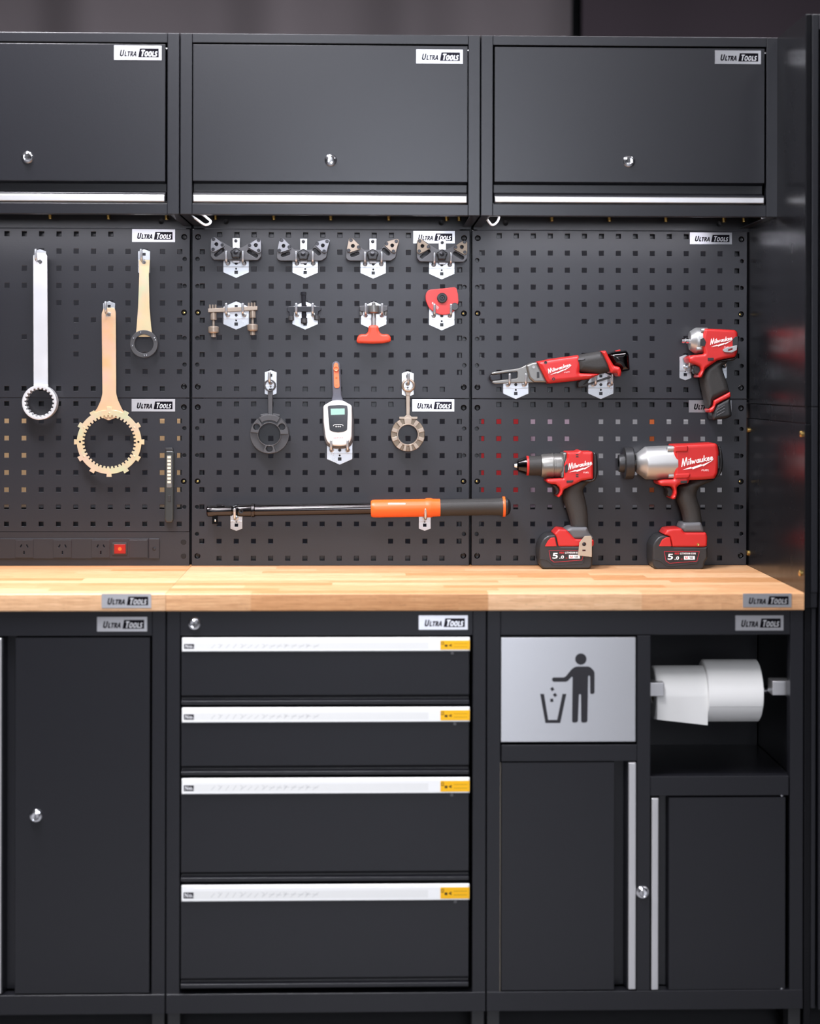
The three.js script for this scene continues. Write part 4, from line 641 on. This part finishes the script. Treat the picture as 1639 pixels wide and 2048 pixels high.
{
  const z = 0.046, c = FB.p(1248, 902, z), T = thing('sector_tool', 'red sector disc tool with a black hub screw', 'setting tool', V3(c.x, c.y, z)), s = fp(FB, [[1085, 850], [1110, 818], [1240, 804], [1372, 790], [1395, 800], [1412, 870], [1416, 940], [1400, 1000], [1365, 1045], [1300, 1072], [1240, 1074], [1170, 1050], [1112, 1000], [1082, 930], [1078, 880]], z);
  const d = part(T, 'disc', ext(outline(s, 0.004), 0.036, z, 0.0012, 2), M.redPaint); part(d, 'print', sheetQuad(FB, [[1135, 930], [1260, 930], [1260, 1030], [1135, 1030]], z + 0.0003), discMat);
  const h = part(T, 'hub', spunZ(c, [[z, FB.len(53, z)], [z + 0.005, FB.len(52, z)], [z + 0.0065, FB.len(44, z)], [z + 0.0065, FB.len(28, z)], [z + 0.002, FB.len(26, z)], [z + 0.002, 0]], 28), M.plastic); part(h, 'screw', spunZ(c, [[z + 0.002, FB.len(22, z)], [z + 0.0055, FB.len(20, z)], [z + 0.0055, FB.len(10, z)], [z + 0.004, 0]], 6), M.bolt);
  const k = FB.p(1378, 990, z + 0.005); part(T, 'side_knob', spunZ(k, [[z - 0.002, FB.len(34, z)], [z + 0.004, FB.len(40, z)], [z + 0.0055, FB.len(34, z)], [z + 0.0055, 0]], 22), M.blackOxide);
}

// ------------------------------------------------------------------ pin wrench, meter, slotted wrench
{
  const F = frame(490, 730, 10.78), z = 0.03, c = F.p(524, 1492, z), L = (r) => F.len(r, z), T = thing('pin_wrench', 'black ring wrench with three round holes', 'wrench', V3(c.x, c.y, 0.02), 'ring wrenches with eyelets'), e = F.p(530, 440, z);
  part(T, 'eyelet', ext(asShape(circle(e, L(128), 36), [circle(e, L(98), 32)]), 0.014, 0.034, 0.0012), M.blackOxide);
  part(T, 'shaft', cut(F, [[490, 545], [590, 545], [588, 1080], [494, 1080]], 0.018, 0.029, 0.001), M.blackOxide);
  part(T, 'shoulder', cut(F, [[328, 1062], [430, 1050], [640, 1050], [748, 1062], [750, 1110], [328, 1110]], 0.012, 0.024, 0.001), M.blackOxide);
  part(T, 'ring', ext(asShape(circle(c, L(422), 72), [circle(c, L(240), 60), ...[[248, 1338], [790, 1335], [520, 1805]].map(([u, v]) => circle(F.p(u, v, 0.036), L(66), 20))]), 0.01, 0.024, 0.0008), M.blackOxide);
  part(T, 'collar', ext(asShape(circle(c, L(258), 60), [circle(c, L(238), 60)]), 0.024, 0.035, 0.0006), M.blackOxide);
  const sector = (a0, a1, ri, ro, hole) => { const p = []; for (let i = 0; i <= 14; i++) { const a = a0 + (a1 - a0) * i / 14; p.push(V2(c.x + L(ro) * Math.cos(a), c.y + L(ro) * Math.sin(a))); } for (let i = 14; i >= 0; i--) { const a = a0 + (a1 - a0) * i / 14; p.push(V2(c.x + L(ri) * Math.cos(a), c.y + L(ri) * Math.sin(a))); } return ext(outline(p, 0, hole ? [circle(hole, L(72), 24)] : []), 0.024, 0.036, 0.0008); };
  for (const [a, w, u, v] of [[2.62, 0.42, 248, 1338], [0.46, 0.46, 790, 1335], [-1.57, 0.36, 520, 1805]]) { const h = F.p(u, v, 0.036); part(T, 'lobe', sector(a - w, a + w, 234, 412, h), M.blackOxide); }
  part(T, 'bridge', sector(1.0, 2.14, 300, 424), M.blackOxide);
}
{
  const F = frame(770, 730, 10.78), z = 0.03, c = F.p(488, 1500, z), L = (r) => F.len(r, z), T = thing('slotted_wrench', 'bronze ring wrench with ten radial notches', 'wrench', V3(c.x, c.y, 0.02), 'ring wrenches with eyelets'), e = F.p(500, 440, z);
  part(T, 'eyelet', latheAlong(V3(e.x, e.y, 0.012), V3(e.x, e.y, 1), [[0, L(130)], [0.004, L(148)], [0.018, L(150)], [0.022, L(140)], [0.0235, L(120)], [0.022, L(102)], [0.002, L(100)], [0, L(130)]], 40), M.bronze);
  part(T, 'shaft', [cut(F, [[448, 640], [532, 640], [530, 1085], [452, 1085]], 0.018, 0.029, 0.001), cut(F, [[425, 570], [560, 570], [525, 665], [455, 665]], 0.018, 0.03, 0.001), cut(F, [[450, 1080], [530, 1080], [578, 1125], [405, 1125]], 0.018, 0.03, 0.001)], M.bronze);
  part(T, 'shoulder', cut(F, [[302, 1118], [695, 1118], [690, 1170], [302, 1170]], 0.016, 0.034, 0.001), M.bronze);
  part(T, 'ring', ext(asShape(circle(c, L(364), 72), [circle(c, L(212), 60)]), 0.012, 0.024, 0.001), M.bronzeDark);
  part(T, 'collar', ext(asShape(circle(c, L(240), 60), [circle(c, L(210), 60)]), 0.024, 0.036, 0.001), M.bronze);
  for (let i = 0; i < 10; i++) { const a = Math.PI / 2 + i * Math.PI / 5 + (i % 5 === 0 ? 0 : 0) + Math.PI / 10 * (1) - Math.PI / 10 + 0.0, w0 = i ? 0.13 : 0.25, p = []; for (let j = 0; j <= 6; j++) { const q = a - w0 + 2 * w0 * j / 6; p.push(V2(c.x + L(362) * Math.cos(q), c.y + L(362) * Math.sin(q))); } for (let j = 6; j >= 0; j--) { const q = a - w0 * 1.25 + 2.5 * w0 * j / 6; p.push(V2(c.x + L(236) * Math.cos(q), c.y + L(236) * Math.sin(q))); } if (i === 5) continue; part(T, 'dog', ext(outline(p), 0.024, 0.036, 0.001), M.bronze); }
  for (const s of [-1, 1]) { const a = -Math.PI / 2 + s * 0.22, w0 = 0.09, p = []; for (const [q, r] of [[-w0, 362], [w0, 362], [w0 * 1.3, 236], [-w0 * 1.3, 236]]) p.push(V2(c.x + L(r) * Math.cos(a + q), c.y + L(r) * Math.sin(a + q))); part(T, 'dog', ext(outline(p), 0.024, 0.036, 0.001), M.bronze); }
}
{
  const F = frame(630, 710, 8.905), o = F.p(400, 1640, 0.04), T = thing('handheld_meter', 'white handheld meter with a green screen and a grey arm', 'meter', V3(o.x, o.y, 0.02));
  const arm = part(T, 'arm', cut(F, [[292, 200], [302, 150], [330, 120], [368, 108], [408, 118], [436, 150], [446, 200], [466, 720], [505, 830], [285, 830], [310, 720]], 0.014, 0.03, 0.003, 0.003, [], 3), M.armGrey, 'grey plastic arm');
  part(arm, 'inlay', cut(F, [[326, 190], [340, 150], [370, 134], [400, 148], [414, 190], [434, 560], [420, 586], [360, 588], [336, 562]], 0.029, 0.0318, 0.0008, 0.004), M.amber, 'orange inlay'); part(arm, 'button', spunZ(F.p(372, 245, 0.034), [[0.0315, F.len(52, 0.03)], [0.035, F.len(48, 0.03)], [0.036, F.len(40, 0.03)], [0.0345, F.len(22, 0.03)], [0.0345, 0]], 22), M.amber);
  for (const y of [405, 530]) part(arm, 'mark', cut(F, [[362, y - 18], [394, y - 18], [394, y + 18], [362, y + 18]], 0.0318, 0.0324, 0.0002, 0.001, [squareHole(F.p(378, y, 0.0324), F.len(18, 0.03))]), y > 500 ? M.amber : M.orange);
  part(T, 'back_shell', cut(F, [[140, 905], [655, 900], [690, 1180], [684, 1500], [640, 1620], [560, 1662], [440, 1672], [290, 1662], [200, 1610], [158, 1490], [130, 1200]], 0.008, 0.034, 0.006, 0.006, [], 3), M.plasticGrey, 'dark grey back shell');
  part(T, 'front_shell', cut(F, [[143, 905], [215, 862], [300, 815], [400, 806], [500, 815], [575, 860], [650, 898], [655, 1150], [648, 1480], [612, 1570], [540, 1618], [420, 1626], [300, 1616], [225, 1570], [186, 1480], [152, 1200]], 0.03, 0.046, 0.005, 0.005, [], 4), M.white, 'white front shell');
  const pan = part(T, 'display_panel', cut(F, [[222, 910], [300, 894], [400, 888], [500, 892], [572, 902], [580, 1000], [574, 1200], [568, 1338], [500, 1368], [410, 1380], [320, 1368], [256, 1340], [236, 1120]], 0.0455, 0.0468, 0.0004, 0.003), M.lcdPanel, 'glossy black panel');
  part(pan, 'screen', cut(F, [[274, 956], [526, 952], [526, 1060], [278, 1068]], 0.0466, 0.0472, 0.0001), M.lcd, 'green display');
  const A = (x, y) => { const q = F.p(x, y, 0.047); return V3(q.x, q.y, 0.047); }; part(pan, 'arc_mark', rod([A(322, 1262), A(340, 1244), A(372, 1240), A(412, 1239), A(452, 1240), A(482, 1244), A(498, 1260)], 0.0007, 20, 6), M.white); for (const x of [374, 410, 445]) part(pan, 'button', spunZ(F.p(x, 1274, 0.047), [[0.0465, F.len(13, 0.047)], [0.0474, F.len(12, 0.047)], [0.0476, 0]], 12), M.white);
  part(T, 'print', sheetQuad(F, [[320, 1456], [502, 1448], [502, 1496], [320, 1502]], 0.0463), scribbleMat);
}

// ------------------------------------------------------------------ torque wrench
{
  const F = frame(380, 960, 2.4103), z = 0.036, ax = [85, 150, 1540, 128], S = (p, n) => spun(F, ...ax, z, p, n), o = F.p(800, 175, z), T = thing('torque_wrench', 'long torque wrench with an orange sleeve and black grip', 'torque wrench', V3(o.x, o.y, z));
  const hd = part(T, 'head', [S([[80, 0], [81, 22], [86, 27], [110, 28], [135, 25], [200, 25], [206, 20], [222, 20]], 24)], M.blackGloss, 'polished black ratchet head');
  const q = F.p(121, 195, z); part(hd, 'square_drive', box(q.x - 0.0062, q.x + 0.0062, q.y - 0.008, q.y + 0.012, z - 0.0062, z + 0.0062, 0.001), M.blackGloss); part(hd, 'ball', spunZ(F.p(121, 196, z + 0.0062), [[z + 0.0062, 0.002], [z + 0.0072, 0]], 10), M.chrome); part(hd, 'lever', cut(F, [[128, 124], [165, 121], [172, 130], [128, 131]], z - 0.005, z + 0.005, 0.001), M.blackGloss);
  const kn = part(T, 'knuckle', S([[210, 20], [226, 26], [238, 29], [294, 31], [296, 33], [308, 33], [312, 30]], 28), M.blackGloss); const kp = F.p(245, 150, z + 0.013); part(kn, 'pivot_pin', spunZ(kp, [[z + 0.008, 0.0056], [z + 0.0135, 0.0052], [z + 0.0135, 0.0026], [z + 0.0125, 0]], 18), M.bolt);
  part(T, 'tube', S([[310, 27.5], [876, 27.5]], 36), M.blackGloss, 'glossy black tube');
  const sl = part(T, 'sleeve', S([[868, 26], [870, 38], [878, 42], [890, 43], [1130, 43], [1138, 47], [1160, 47], [1168, 43.5], [1203, 42], [1204, 30]], 40), M.orange, 'orange sleeve'); const w = F.p(995, 112, z); part(sl, 'scale_window', box(w.x - F.len(42, z), w.x + F.len(42, z), w.y - 0.0018, w.y + 0.0018, z + 0.014, z + 0.0172, 0.0006), M.white, 'pale scale window');
  part(T, 'grip', S([[1202, 39], [1210, 40], [1340, 40.5], [1450, 40.5], [1490, 42], [1505, 46], [1506, 30]], 36), M.rubber, 'black rubber grip'); part(T, 'end_ring', S([[1504, 30], [1505, 48], [1509, 49.5], [1517, 49], [1519, 30]], 36), M.orange, 'orange ring'); part(T, 'end_cap', S([[1518, 44], [1528, 42], [1538, 33], [1543, 22], [1543, 0]], 32), M.plastic);
}

// ------------------------------------------------------------------ cordless tools
const ZC = 0.043;
function battery(T, F, o) {
  const b = part(T, 'battery', ext(outline(fp(F, o.case, 0.078), 0.005), 0.006, 0.078, 0.004, 3), M.plastic, 'black slide battery');
  part(b, 'latch', ext(outline(fp(F, o.latch, 0.0795), 0.002), 0.004, 0.0798, 0.0015, 2), M.red, 'red latch'); part(b, 'print', sheetQuad(F, o.print, 0.0784), packMat, 'white and red print');
  part(b, 'rib', ext(outline(fp(F, o.rib, 0.08)), 0.0775, 0.0795, 0.0006), M.plastic);
}
{
  const F = frame(1000, 860, 6.827), S = (p, n) => spun(F, 200, 487, 900, 487, ZC, p, n), o = F.p(890, 1900, 0.05), T = thing('cordless_drill', 'red cordless drill with a black chuck standing on its battery', 'drill', V3(o.x, TOP, ZC), 'red cordless tools');
  const ch = part(T, 'chuck', S([[222, 20], [224, 58], [232, 62], [244, 80], [300, 106], [348, 124], [350, 133], [356, 126]], 40), M.blackGloss, 'black keyless chuck'); part(ch, 'ring', S([[352, 100], [353, 132], [360, 135], [378, 135], [386, 132]], 40), M.red, 'red ring'); part(ch, 'jaw', S([[186, 8], [192, 22], [226, 30]], 6), M.chrome); part(T, 'collar', S([[386, 130], [392, 134], [550, 136], [556, 120]], 40), M.rubber);
  part(T, 'gear_case', S([[552, 130], [556, 150], [580, 160], [700, 168], [706, 172], [716, 172], [722, 164], [742, 164], [745, 168], [860, 168], [880, 160], [880, 100]], 48), M.castGrey, 'grey metal gear case');
  part(T, 'plate', ext(outline(fp(F, [[850, 318], [905, 306], [905, 470], [865, 520], [865, 650], [830, 650], [830, 600], [850, 560]], 0.07), 0.002), 0.016, 0.0735, 0.002), M.castGrey);
  const bd = part(T, 'housing', ext(outline(fp(F, [[905, 300], [1060, 296], [1085, 278], [1115, 282], [1135, 298], [1262, 296], [1272, 330], [1272, 668], [1120, 692], [945, 778], [872, 815], [850, 882], [805, 926], [778, 912], [812, 868], [822, 825], [805, 780], [760, 742], [690, 738], [645, 722], [632, 695], [650, 672], [865, 660], [865, 470], [905, 385]], 0.076), 0.0025), 0.01, 0.076, 0.006, 4), M.red, 'red plastic housing');
  part(bd, 'print', sheetQuad(F, [[905, 405], [1262, 405], [1262, 600], [905, 600]], 0.0765), scriptMat, 'white script lettering over a lightning bolt');
  for (const [u, v] of [[1050, 336], [1050, 364], [1050, 610], [1050, 636]]) part(bd, 'vent', ext(outline(fp(F, [[u - 18, v - 8], [u + 18, v - 8], [u + 18, v + 8], [u - 18, v + 8]], 0.077)), 0.0735, 0.0765, 0.0003), M.plastic); part(bd, 'direction_switch', cut(F, [[905, 690], [1000, 686], [985, 718], [905, 720]], 0.072, 0.078, 0.001), M.plastic);
  part(T, 'rear_cap', ext(outline(fp(F, [[1264, 297], [1310, 308], [1328, 360], [1336, 450], [1336, 590], [1316, 660], [1290, 700], [1220, 718], [1110, 700], [1120, 690], [1272, 666]], 0.074), 0.003), 0.012, 0.074, 0.007, 3), M.plastic); part(bd, 'badge_panel', cut(F, [[880, 490], [915, 455], [930, 520], [915, 580], [880, 580]], 0.0745, 0.0768, 0.0006), M.plastic);
  part(T, 'trigger', cut(F, [[700, 745], [760, 745], [805, 785], [820, 825], [808, 868], [780, 895], [745, 880], [762, 835], [745, 790]], 0.03, 0.056, 0.004, 0.003), M.plastic);
  part(T, 'grip', grip(F, [[700, 990, 1250, 0.9], [735, 930, 1180, 1], [770, 888, 1148, 1.05], [830, 856, 1128], [930, 850, 1155], [1050, 888, 1180], [1160, 928, 1190], [1260, 956, 1193], [1345, 964, 1196, 1.02]], ZC, 0.021), M.rubber, 'dark rubber grip');
  part(T, 'foot', cut(F, [[962, 1330], [1192, 1330], [1215, 1400], [1252, 1448], [1275, 1470], [1275, 1500], [985, 1500], [935, 1425], [892, 1368]], 0.01, 0.074, 0.008, 0.004, [], 4), M.plasticGrey, 'grey foot'); part(T, 'base_cover', cut(F, [[735, 1420], [800, 1352], [905, 1364], [985, 1450], [1022, 1490], [1276, 1500], [1282, 1560], [1264, 1594], [790, 1594], [762, 1460]], 0.008, 0.0775, 0.004, 0.003, [], 3), M.red, 'red base cover');
  battery(T, F, { case: [[545, 1560], [585, 1490], [650, 1438], [745, 1428], [772, 1462], [797, 1588], [1255, 1590], [1266, 1604], [1256, 1850], [1225, 1896], [600, 1898], [548, 1862], [530, 1760], [530, 1620]], latch: [[608, 1592], [650, 1512], [690, 1472], [746, 1466], [772, 1590]], print: [[655, 1640], [1160, 1640], [1160, 1812], [655, 1812]], rib: [[540, 1745], [640, 1765], [720, 1830], [780, 1838], [1120, 1815], [1140, 1760], [1150, 1760], [1128, 1828], [780, 1852], [712, 1844], [635, 1782], [540, 1762]] });
  part(T, 'belt_clip', ext(outline(fp(F, [[1078, 1540], [1150, 1450], [1238, 1445], [1250, 1470], [1250, 1735], [1060, 1712]], 0.086), 0.001, [circle(F.p(1145, 1560, 0.086), F.len(28, 0.086), 14), squareHole(F.p(1142, 1645, 0.086), F.len(50, 0.086), F.len(28, 0.086))]), 0.0838, 0.0858, 0.0004), M.clip, 'tan metal belt clip'); part(T, 'clip_screw', spunZ(F.p(1145, 1560, 0.0858), [[0.074, 0.004], [0.0845, 0.004], [0.085, 0]], 12), M.bolt);
}
{
  const F = frame(1210, 860, 6.07), S = (p, n) => spun(F, 160, 404, 900, 396, ZC, p, n), o = F.p(890, 1696, 0.05), T = thing('impact_wrench', 'large red impact wrench with a silver nose standing on its battery', 'impact wrench', V3(o.x, TOP, ZC), 'red cordless tools');
  part(T, 'socket', S([[160, 50], [160, 104], [172, 108], [222, 112], [224, 180], [230, 194], [322, 196], [334, 186], [334, 60]], 48), M.plastic, 'black flanged socket'); part(T, 'anvil', S([[330, 44], [376, 44]], 24), M.chrome);
  part(T, 'nose', S([[362, 60], [366, 108], [380, 120], [470, 190], [484, 199], [496, 201], [640, 207], [845, 210], [850, 190]], 56), M.castSilver, 'scuffed silver metal nose');
  const bd = part(T, 'housing', ext(outline(fp(F, [[836, 182], [1080, 172], [1340, 160], [1370, 185], [1386, 280], [1378, 420], [1370, 530], [1330, 592], [1200, 606], [1022, 612], [1015, 648], [905, 664], [872, 700], [880, 770], [860, 838], [818, 846], [806, 824], [830, 790], [838, 735], [815, 692], [760, 682], [690, 682], [655, 662], [648, 622], [700, 606], [836, 600]], 0.08), 0.003), 0.008, 0.08, 0.008, 4), M.red, 'red plastic housing');
  part(bd, 'print', sheetQuad(F, [[895, 288], [1320, 288], [1320, 510], [895, 510]], 0.0805), scriptMat, 'white script lettering over a lightning bolt');
  for (const pts of [[[845, 192], [1005, 188], [1005, 262], [845, 268]], [[850, 532], [1020, 525], [1035, 540], [1015, 585], [850, 592]]]) part(bd, 'screw_channel', cut(F, pts, 0.074, 0.083, 0.003, 0.003), M.red);
  part(bd, 'vent', cut(F, [[1365, 310], [1385, 316], [1385, 460], [1372, 470]], 0.074, 0.0815, 0.0008), M.plastic);
  for (const [u0, v0, u1, v1] of [[745, 192, 840, 264], [760, 524, 845, 590]]) { const a = (v0 + v1) / 2; part(T, 'screw_boss', spun(F, u0, a, u1, a, 0.068, [[u0, 16], [u0 + 6, (v1 - v0) / 2.1], [u1, (v1 - v0) / 2.1]], 20), M.castSilver); }
  part(T, 'rear_cap', ext(outline(fp(F, [[1346, 162], [1400, 188], [1425, 262], [1440, 400], [1428, 500], [1392, 562], [1326, 600], [1368, 530], [1386, 300], [1374, 190]], 0.078), 0.003), 0.01, 0.078, 0.009, 4), M.plastic);
  part(T, 'direction_switch', cut(F, [[912, 618], [1000, 614], [990, 648], [915, 650]], 0.074, 0.082, 0.001), M.plastic); part(T, 'trigger', cut(F, [[728, 688], [790, 688], [818, 712], [836, 745], [828, 792], [800, 818], [762, 806], [745, 780], [755, 735]], 0.03, 0.056, 0.004, 0.003), M.plastic);
  part(T, 'grip', grip(F, [[604, 1010, 1330, 0.9], [640, 990, 1230, 1], [680, 890, 1140, 1.05], [740, 880, 1104], [800, 872, 1100], [860, 870, 1118], [950, 905, 1145], [1050, 935, 1158], [1140, 948, 1168, 1.02]], ZC, 0.022), M.rubber, 'dark rubber grip');
  part(T, 'foot', cut(F, [[948, 1130], [1166, 1122], [1195, 1188], [1208, 1250], [960, 1250], [922, 1198]], 0.01, 0.074, 0.008, 0.004, [], 4), M.plasticGrey, 'grey foot'); part(T, 'base_cover', cut(F, [[712, 1272], [750, 1212], [810, 1200], [925, 1195], [962, 1246], [1226, 1246], [1242, 1300], [1236, 1412], [1200, 1424], [812, 1424], [788, 1300]], 0.008, 0.0775, 0.005, 0.003, [], 3), M.red, 'red base cover');
  part(T, 'screw', spunZ(F.p(1125, 1390, 0.0775), [[0.0772, 0.0033], [0.0785, 0.003], [0.0785, 0.0016], [0.0775, 0]], 14), M.brass);
  battery(T, F, { case: [[572, 1410], [600, 1350], [650, 1294], [710, 1278], [782, 1298], [812, 1422], [1200, 1424], [1240, 1418], [1242, 1560], [1206, 1600], [1200, 1668], [1170, 1697], [630, 1697], [586, 1670], [570, 1600], [570, 1450]], latch: [[648, 1414], [690, 1330], [740, 1302], [786, 1302], [806, 1414]], print: [[706, 1468], [1150, 1468], [1150, 1625], [706, 1625]], rib: [[576, 1560], [670, 1576], [740, 1634], [800, 1644], [1100, 1610], [1140, 1560], [1150, 1562], [1110, 1624], [800, 1658], [734, 1650], [665, 1592], [576, 1576]] });
}
{
  const F = frame(1320, 620, 5.138), S = (p, n) => spun(F, 215, 314, 800, 322, ZC, p, n), o = F.p(520, 560, ZC), T = thing('compact_impact_driver', 'small red impact driver hanging by its silver nose end', 'impact driver', V3(o.x, o.y, ZC), 'red cordless tools');
  part(T, 'anvil', S([[215, 12], [218, 26], [246, 26], [252, 20], [262, 30], [306, 30]], 12), M.chrome, 'square chrome anvil'); part(T, 'nose', S([[296, 30], [298, 92], [306, 100], [352, 132], [366, 136], [475, 137], [476, 100]], 48), M.castSilver, 'silver metal nose');
  const bd = part(T, 'housing', ext(outline(fp(F, [[452, 190], [600, 196], [770, 204], [796, 230], [800, 300], [796, 430], [772, 484], [700, 494], [590, 520], [540, 552], [470, 602], [452, 640], [432, 692], [394, 696], [398, 665], [424, 620], [412, 582], [370, 562], [300, 540], [288, 490], [330, 464], [452, 452], [420, 330]], 0.072), 0.003), 0.012, 0.074, 0.007, 4), M.red, 'red plastic housing');
  part(bd, 'print', sheetQuad(F, [[495, 262], [745, 262], [745, 395], [495, 395]], 0.0745), scriptMat, 'white script lettering over a lightning bolt'); part(bd, 'side_insert', cut(F, [[412, 300], [445, 285], [470, 330], [455, 372], [412, 370]], 0.07, 0.0752, 0.0008), M.plastic); part(bd, 'side_panel', cut(F, [[742, 300], [770, 275], [798, 270], [798, 390], [742, 390]], 0.0735, 0.0755, 0.0006), M.plastic);
  for (const [a, b, y] of [[412, 458, 210], [368, 415, 400]]) part(T, 'screw_boss', spun(F, a, y, b, y, 0.066, [[a, 10], [a + 4, 22], [b, 22]], 16), M.castSilver);
  part(T, 'rear_cap', ext(outline(fp(F, [[762, 206], [798, 224], [808, 300], [804, 440], [790, 494], [760, 520], [700, 528], [600, 535], [620, 515], [770, 484]], 0.07), 0.003), 0.016, 0.07, 0.008, 3), M.plastic);
  part(T, 'side_hook', cut(F, [[645, 400], [690, 384], [790, 360], [786, 412], [735, 438], [660, 434], [640, 418]], 0.0755, 0.079, 0.0008, 0.002, [asShape(capsule(F.p(705, 412, 0.079), F.p(735, 402, 0.079), F.len(9, 0.079)))]), M.castSilver); part(T, 'direction_switch', cut(F, [[488, 490], [548, 490], [548, 520], [488, 520]], 0.07, 0.0765, 0.001), M.plastic);
  part(T, 'trigger', cut(F, [[356, 560], [412, 574], [424, 620], [400, 664], [358, 660], [338, 625], [345, 590]], 0.03, 0.056, 0.004, 0.003), M.plastic);
  part(T, 'grip', ext(outline(fp(F, [[560, 528], [640, 505], [705, 520], [690, 552], [642, 578], [662, 650], [700, 755], [722, 842], [640, 885], [552, 930], [540, 985], [502, 1022], [478, 900], [448, 760], [440, 700], [455, 640], [480, 592]], 0.066), 0.004), 0.02, 0.066, 0.014, 6), M.rubber, 'dark rubber grip');
  part(T, 'collar', cut(F, [[500, 1022], [545, 988], [552, 930], [640, 884], [722, 840], [726, 892], [625, 942], [578, 970], [552, 1040], [512, 1058]], 0.016, 0.069, 0.004, 0.002, [], 3), M.red, 'red collar');
  const bt = part(T, 'battery', ext(outline(fp(F, [[540, 1040], [578, 970], [640, 935], [724, 892], [740, 1090], [700, 1112], [545, 1134], [530, 1100]], 0.066), 0.003), 0.018, 0.066, 0.008, 4), M.plastic, 'black stub battery'); for (const y of [0, 32, 64]) part(bt, 'rib', cut(F, [[580, 1024 + y * 0.9], [660, 975 + y], [662, 981 + y], [582, 1031 + y * 0.9]], 0.0655, 0.0672, 0.0004), M.plasticGrey);
}
{
  const F = frame(960, 640, 4.8206), o = F.p(760, 580, ZC), T = thing('cordless_ratchet', 'red cordless ratchet lying tilted across two hooks', 'ratchet', V3(o.x, o.y, ZC), 'red cordless tools'), z1 = 0.058;
  part(T, 'yoke', [cut(F, [[112, 508], [150, 498], [380, 464], [450, 430], [498, 409], [548, 404], [648, 604], [520, 604], [300, 608], [140, 618], [112, 606], [118, 588], [356, 562], [358, 496], [120, 526], [104, 522]], 0.03, 0.052, 0.002, 0.003), cut(F, [[440, 436], [498, 409], [548, 404], [648, 604], [520, 604], [470, 560]], 0.02, 0.062, 0.005, 0.004)], M.castGrey, 'grey metal ratchet head');
  part(T, 'drive_gear', cut(F, [[88, 545], [100, 528], [200, 514], [206, 580], [112, 594], [92, 575]], 0.031, 0.05, 0.003, 0.003), M.blackSteel); part(T, 'pawl', cut(F, [[206, 516], [356, 498], [356, 562], [206, 580]], 0.034, 0.042, 0.001), M.blackSteel);
  for (const pts of [[[545, 502], [568, 500], [570, 558], [546, 562]]]) part(T, 'window', cut(F, pts, 0.061, 0.0626, 0.0004), M.plastic); part(T, 'screw', spunZ(F.p(514, 454, 0.062), [[0.06, 0.0032], [0.0632, 0.003], [0.0632, 0.0012], [0.062, 0]], 14), M.castSilver);
  const bd = part(T, 'housing', ext(outline(fp(F, [[544, 402], [680, 374], [820, 354], [948, 337], [985, 400], [960, 510], [1100, 515], [1165, 518], [1060, 568], [860, 594], [660, 614], [640, 594]], 0.066), 0.003), 0.018, 0.068, 0.01, 5), M.red, 'red plastic housing'); part(bd, 'print', sheetQuad(F, [[618, 452], [872, 408], [905, 500], [652, 544]], 0.0685), scriptMat, 'white script lettering over a lightning bolt');
  for (const [u, v] of [[630, 410], [706, 568]]) part(bd, 'screw', spunZ(F.p(u, v, 0.068), [[0.064, 0.0036], [0.0682, 0.0034], [0.0682, 0.0015], [0.067, 0]], 14), M.bolt);
  part(T, 'grip', ext(outline(fp(F, [[940, 338], [1050, 318], [1165, 297], [1215, 330], [1256, 420], [1262, 495], [1160, 524], [1060, 518], [952, 502], [935, 470], [905, 412], [880, 380]], 0.066), 0.004), 0.016, 0.07, 0.018, 6), M.rubber, 'dark rubber grip'); part(T, 'flap', cut(F, [[942, 378], [1000, 368], [1010, 372], [995, 386], [945, 388]], 0.068, 0.071, 0.0006), M.plasticGrey);
  part(T, 'collar', cut(F, [[1160, 298], [1215, 293], [1240, 350], [1292, 440], [1350, 454], [1366, 500], [1356, 546], [1332, 542], [1320, 508], [1262, 512], [1230, 430], [1192, 350]], 0.014, 0.0725, 0.008, 0.003, [], 4), M.red, 'red collar');
  part(T, 'battery', ext(outline(fp(F, [[1224, 326], [1290, 303], [1415, 290], [1440, 330], [1450, 485], [1362, 502], [1340, 456], [1294, 440], [1250, 370]], 0.064), 0.003), 0.018, 0.066, 0.016, 6), M.blackGloss, 'glossy black stub battery'); part(T, 'battery_clip', cut(F, [[1300, 296], [1350, 284], [1352, 298], [1304, 306]], 0.036, 0.05, 0.001), M.red);
  part(T, 'lever', cut(F, [[940, 600], [985, 572], [1060, 566], [1050, 584], [990, 632], [1240, 545], [1262, 548], [1258, 560], [960, 652], [940, 645]], 0.034, 0.05, 0.002, 0.002), M.plastic, 'black paddle switch');
}

scene.traverse((o) => { if (o.isMesh) { o.castShadow = o.receiveShadow = true; } if (o.isLight) o.castShadow = true; });
renderer.render(scene, camera);
